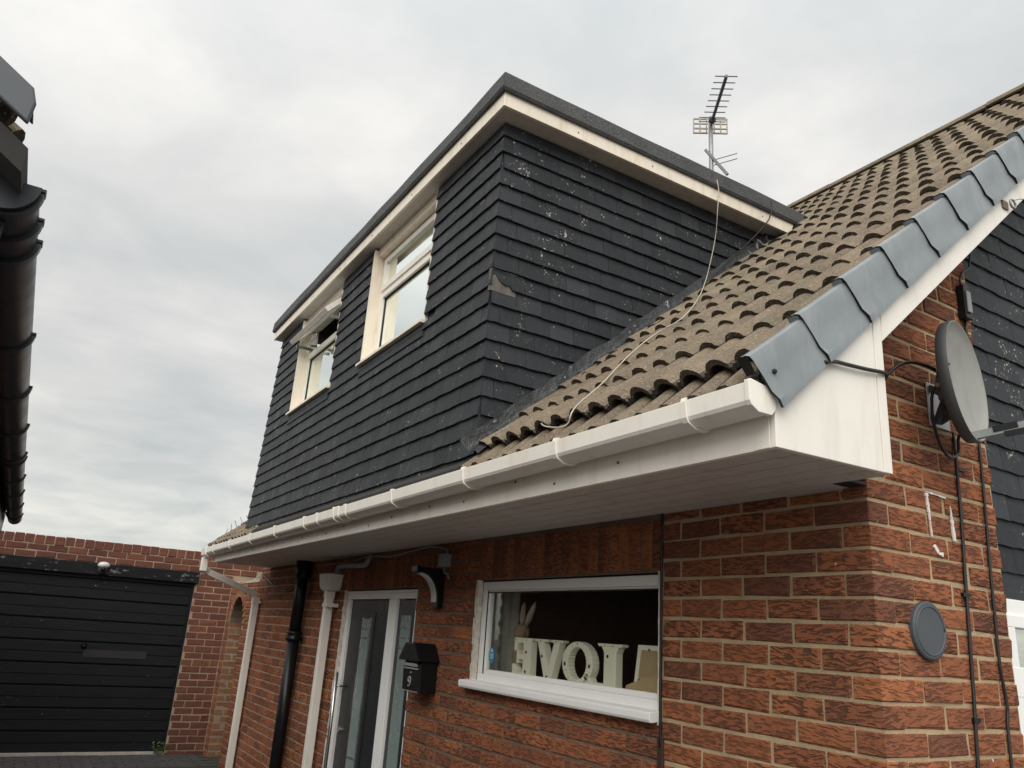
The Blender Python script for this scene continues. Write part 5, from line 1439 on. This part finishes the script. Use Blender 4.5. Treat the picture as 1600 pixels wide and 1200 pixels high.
pm = MB(); pm.tube([(GX+0.085, -1.545, -0.066), (GX+0.11, -1.545, -0.07)], [0.03, 0.022], 12); pm.build('eye', M['blackpl'], sl_, smooth=True)
wd = MB(); r3 = random.Random(4)
for i in range(46):
    a = r3.uniform(0, 6.28); r_ = r3.uniform(0.0, 0.10); h = r3.uniform(0.01, 0.14)
    c = Vector((GX+0.06+0.4*r_*math.cos(a), -0.53+r_*math.sin(a), GZ+h)); d1 = Vector((r3.uniform(-1, 1), r3.uniform(-1, 1), r3.uniform(-0.2, 0.8))).normalized()*0.028; d2 = Vector((r3.uniform(-1, 1), r3.uniform(-1, 1), r3.uniform(-0.5, 0.5))).normalized()*0.012
    wd.add([c-d1, c+d2, c+d1, c-d2], [(0, 1, 2, 3)])
for i in range(8): wd.tube([(GX+0.06, -0.53, GZ), (GX+0.06+r3.uniform(-0.04, 0.04), -0.53+r3.uniform(-0.1, 0.1), GZ+r3.uniform(0.06, 0.13))], 0.002, 4)
tag(wd.build('weed', M['leaf']), 'small green weed at the foot of the garage door', 'plant')

# ------------------------------------------------------------------ far left verge of the roof: mortar lumps, twig, vent
ve = MB(); r3 = random.Random(8)
for i in range(20):
    y = -0.66+i*0.062; ve.sphere((-7.46+r3.uniform(-0.02, 0.02), y, roofz(y)-0.045+r3.uniform(-0.008, 0.006)), r3.uniform(0.020, 0.034), 7, 5, 0, (1, 1.3, 0.7))
ve.build('verge_mortar', M['stone'], roof)
ms = MB()
for i in range(26):
    y = -0.15+r3.uniform(-0.12, 0.3); ms.sphere((-7.40+r3.uniform(-0.1, 0.45), y, roofz(y)-0.03+r3.uniform(-0.01, 0.03)), r3.uniform(0.02, 0.045), 6, 4)
tag(ms.build('moss', M['moss'], roof), kind='stuff')
tw = MB()
for i in range(14):
    y0_ = -0.56+0.055*i; b0 = Vector((-7.44, y0_, roofz(y0_)-0.03)); 
    tw.tube([b0, b0+Vector((r3.uniform(-0.05, 0.03), r3.uniform(-0.06, 0.03), r3.uniform(0.04, 0.08)))], 0.003, 4)
b0 = Vector((-7.40, -0.05, roofz(-0.05)-0.04))
for i in range(13):
    e = b0+Vector((r3.uniform(-0.12, 0.05), r3.uniform(-0.14, 0.06), r3.uniform(0.10, 0.26)))
    mid_ = (b0+e)/2+Vector((r3.uniform(-0.03, 0.03), 0, 0)); tw.tube([b0, mid_, e], [0.005, 0.004, 0.002], 4)
    for k in range(3): tw.tube([mid_, mid_+Vector((r3.uniform(-0.07, 0.07), r3.uniform(-0.07, 0.07), r3.uniform(0.01, 0.07)))], 0.002, 4)
tag(tw.build('dry_weed', M['twig']), 'dry twiggy weed rooted in the roof verge at the far end', 'plant')
vp_ = thing('roof_vent', (-6.95, -0.12, roofz(-0.12)), 'short grey capped vent pipe beside the dormer at the far roof verge', 'vent')
pm = MB(); pm.tube([(-6.9, -0.05, 0.70), (-6.9, -0.05, 0.93)], 0.06, 14); pm.build('pipe', M['greypl'], vp_, smooth=True)
pm = MB(); pm.tube([(-6.9, -0.05, 0.93), (-6.9, -0.05, 0.975)], [0.08, 0.075], 14); pm.build('cap', M['dishdark'], vp_)

# ------------------------------------------------------------------ pale brick building seen past the house end
pb_ = thing('pale_brick_building', (-18.5, 3.0, GZ), 'pale orange brick building glimpsed beyond the arch wall', 'building')
pm = MB(); pm.box(-20.5, -15.2, 2.56, 4.6, GZ, 1.3); pwall = pm.build('wall', M['gmortar'], pb_)
pk = Pieces('brick', [M['pbrick']])
for r_ in range(26):
    zt = 1.3-0.08*r_; off = 0.11 if r_ % 2 else 0
    for c_ in range(24):
        x = -20.4+0.222*c_+off
        if x > -15.3: continue
        put_brick(pk, pwall, (x+0.1, 2.55, zt-0.04), 0.21, 0.068, '-y')
pk.finish('brick_courses', pb_)
pm = MB(); pm.box(-18.6, -16.9, 2.45, 2.55, 0.66, 0.86); pm.build('sill', M['stone'], pb_)
pm = MB(); pm.prism([(2.2, 1.3), (3.6, 2.2), (5.0, 1.3)], 'x', -20.8, -14.9); pm.build('roof', M['tile'], pb_)

# ------------------------------------------------------------------ neighbour's house on the left
nh = thing('neighbour_house', (-3.5, -5.5, GZ), 'neighbouring house at the left edge with dark tiled roof overhang', 'house')
NY = -2.82
pm = MB(); pm.box(-7.3, -0.02, NY-5.0, NY-0.009, GZ, 0.2); pm.prism([(NY-5.0, 0.2), (NY-0.02, 0.2), (NY-2.5, 2.2)], 'x', -7.3, -0.05); nwall = pm.build('wall', M['gmortar'], nh)
nbk = Pieces('brick', [M['gbrick']], 120)
for r_ in range(28):
    zt = 0.15-0.08*r_; u = -0.02 - (0.11 if r_ % 2 else 0)
    while u > -7.2:
        put_brick(nbk, nwall, (u-0.105, NY, zt-0.035), 0.21, 0.0705, '+y'); u -= 0.222
nbk.finish('brick_courses', nh)
pm = MB(); pm.box(-7.25, -0.02, -2.63, -2.61, 0.10, 0.29); pm.box(-7.25, -0.02, NY, -2.631, 0.10, 0.112); pm.build('fascia', M['blacksheen'], nh)
nroof = MB()
def nrz(y): return 0.325 + 0.70*(-2.52-y)
nroof.prism([(-2.50, nrz(-2.50)-0.03), (-5.6, nrz(-5.6)-0.03), (-5.6, nrz(-5.6)-0.09), (-2.50, nrz(-2.50)-0.08)], 'x', -7.3, 0.06)
nr = nroof.build('roof', M['underlay'], nh)
NRA = math.atan(0.70)
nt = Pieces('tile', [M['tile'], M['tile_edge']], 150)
for row in range(8):
    for c_ in range(30):
        k = (2, rng.randrange(4))
        y = -2.556-0.26*row
        m = Matrix.Translation((-0.045-0.25*c_, y, nrz(y)-0.01)) @ Matrix.Rotation(math.pi, 4, 'Z') @ Matrix.Rotation(NRA, 4, 'X')
        nt.put(k, TD[k], m, nr)
nt.finish('tiles', nr)
for i in range(10):
    y = -2.515-0.25*i
    mb_ = MB(); a = 0.30
    mb_.prism([(y, nrz(y)+0.070), (y-a, nrz(y-a)+0.055), (y-a, nrz(y-a)-0.02), (y+0.006, nrz(y)-0.005), (y+0.010, nrz(y)+0.04)], 'x', 0.075, 0.088)
    mb_.prism([(y, nrz(y)+0.070), (y-a, nrz(y-a)+0.055), (y-a, nrz(y-a)+0.045), (y+0.004, nrz(y)+0.050)], 'x', -0.02, 0.075)
    mb_.build('verge_cap', M['capdark'], nr, bevel=0.004)
ng = thing('black_gutter', (-3.5, -2.51, 0.2), 'black half-round gutter on the neighbouring house at the left edge', 'gutter')
NGY, NGZ, NGR = -2.532, 0.255, 0.060
def half(mb, xa, xb, r, th=0.004, z=NGZ):
    n = 28
    o = [(NGY+r*math.cos(math.pi*i/n), z-r*math.sin(math.pi*i/n)) for i in range(n+1)]
    i_ = [(NGY+(r-th)*math.cos(math.pi*i/n), z-(r-th)*math.sin(math.pi*i/n)) for i in range(n, -1, -1)]
    mb.prism(o+i_, 'x', xa, xb)
pm = MB(); half(pm, -7.35, -0.04, NGR); cho = pm.build('channel', M['blacksheen'], ng, smooth=True); cho.data.set_sharp_from_angle(angle=R(35))
pm = MB(); half(pm, -0.042, -0.032, NGR+0.003, NGR); pm.build('stop_end', M['blacksheen'], ng)
for x in (-0.06, -0.20, -0.32, -1.05, -1.75, -2.5, -3.3, -3.45, -4.2, -5.0, -5.9, -6.8):
    pm = MB(); w_ = 0.02 if x < -0.4 else 0.024
    half(pm, x-w_/2, x+w_/2, NGR+0.009, 0.010); pm.box(x-w_/2, x+w_/2, NGY+NGR-0.012, NGY+NGR+0.010, NGZ-0.004, NGZ+0.006); pm.build('bracket', M['blacksheen'], ng)
pm = MB(); pm.tube([(-0.10, NGY-0.02, NGZ-0.05), (-0.10, NGY-0.02, NGZ-0.13), (-0.10, NGY-0.06, NGZ-0.18), (-0.10, NY+0.10, NGZ-0.30), (-0.10, NY+0.05, NGZ-0.36), (-0.10, NY+0.05, GZ)], 0.034, 12)
tag(pm.build('black_downpipe', M['blacksheen'], smooth=True), 'black round downpipe offset back to the neighbouring wall', 'downpipe')
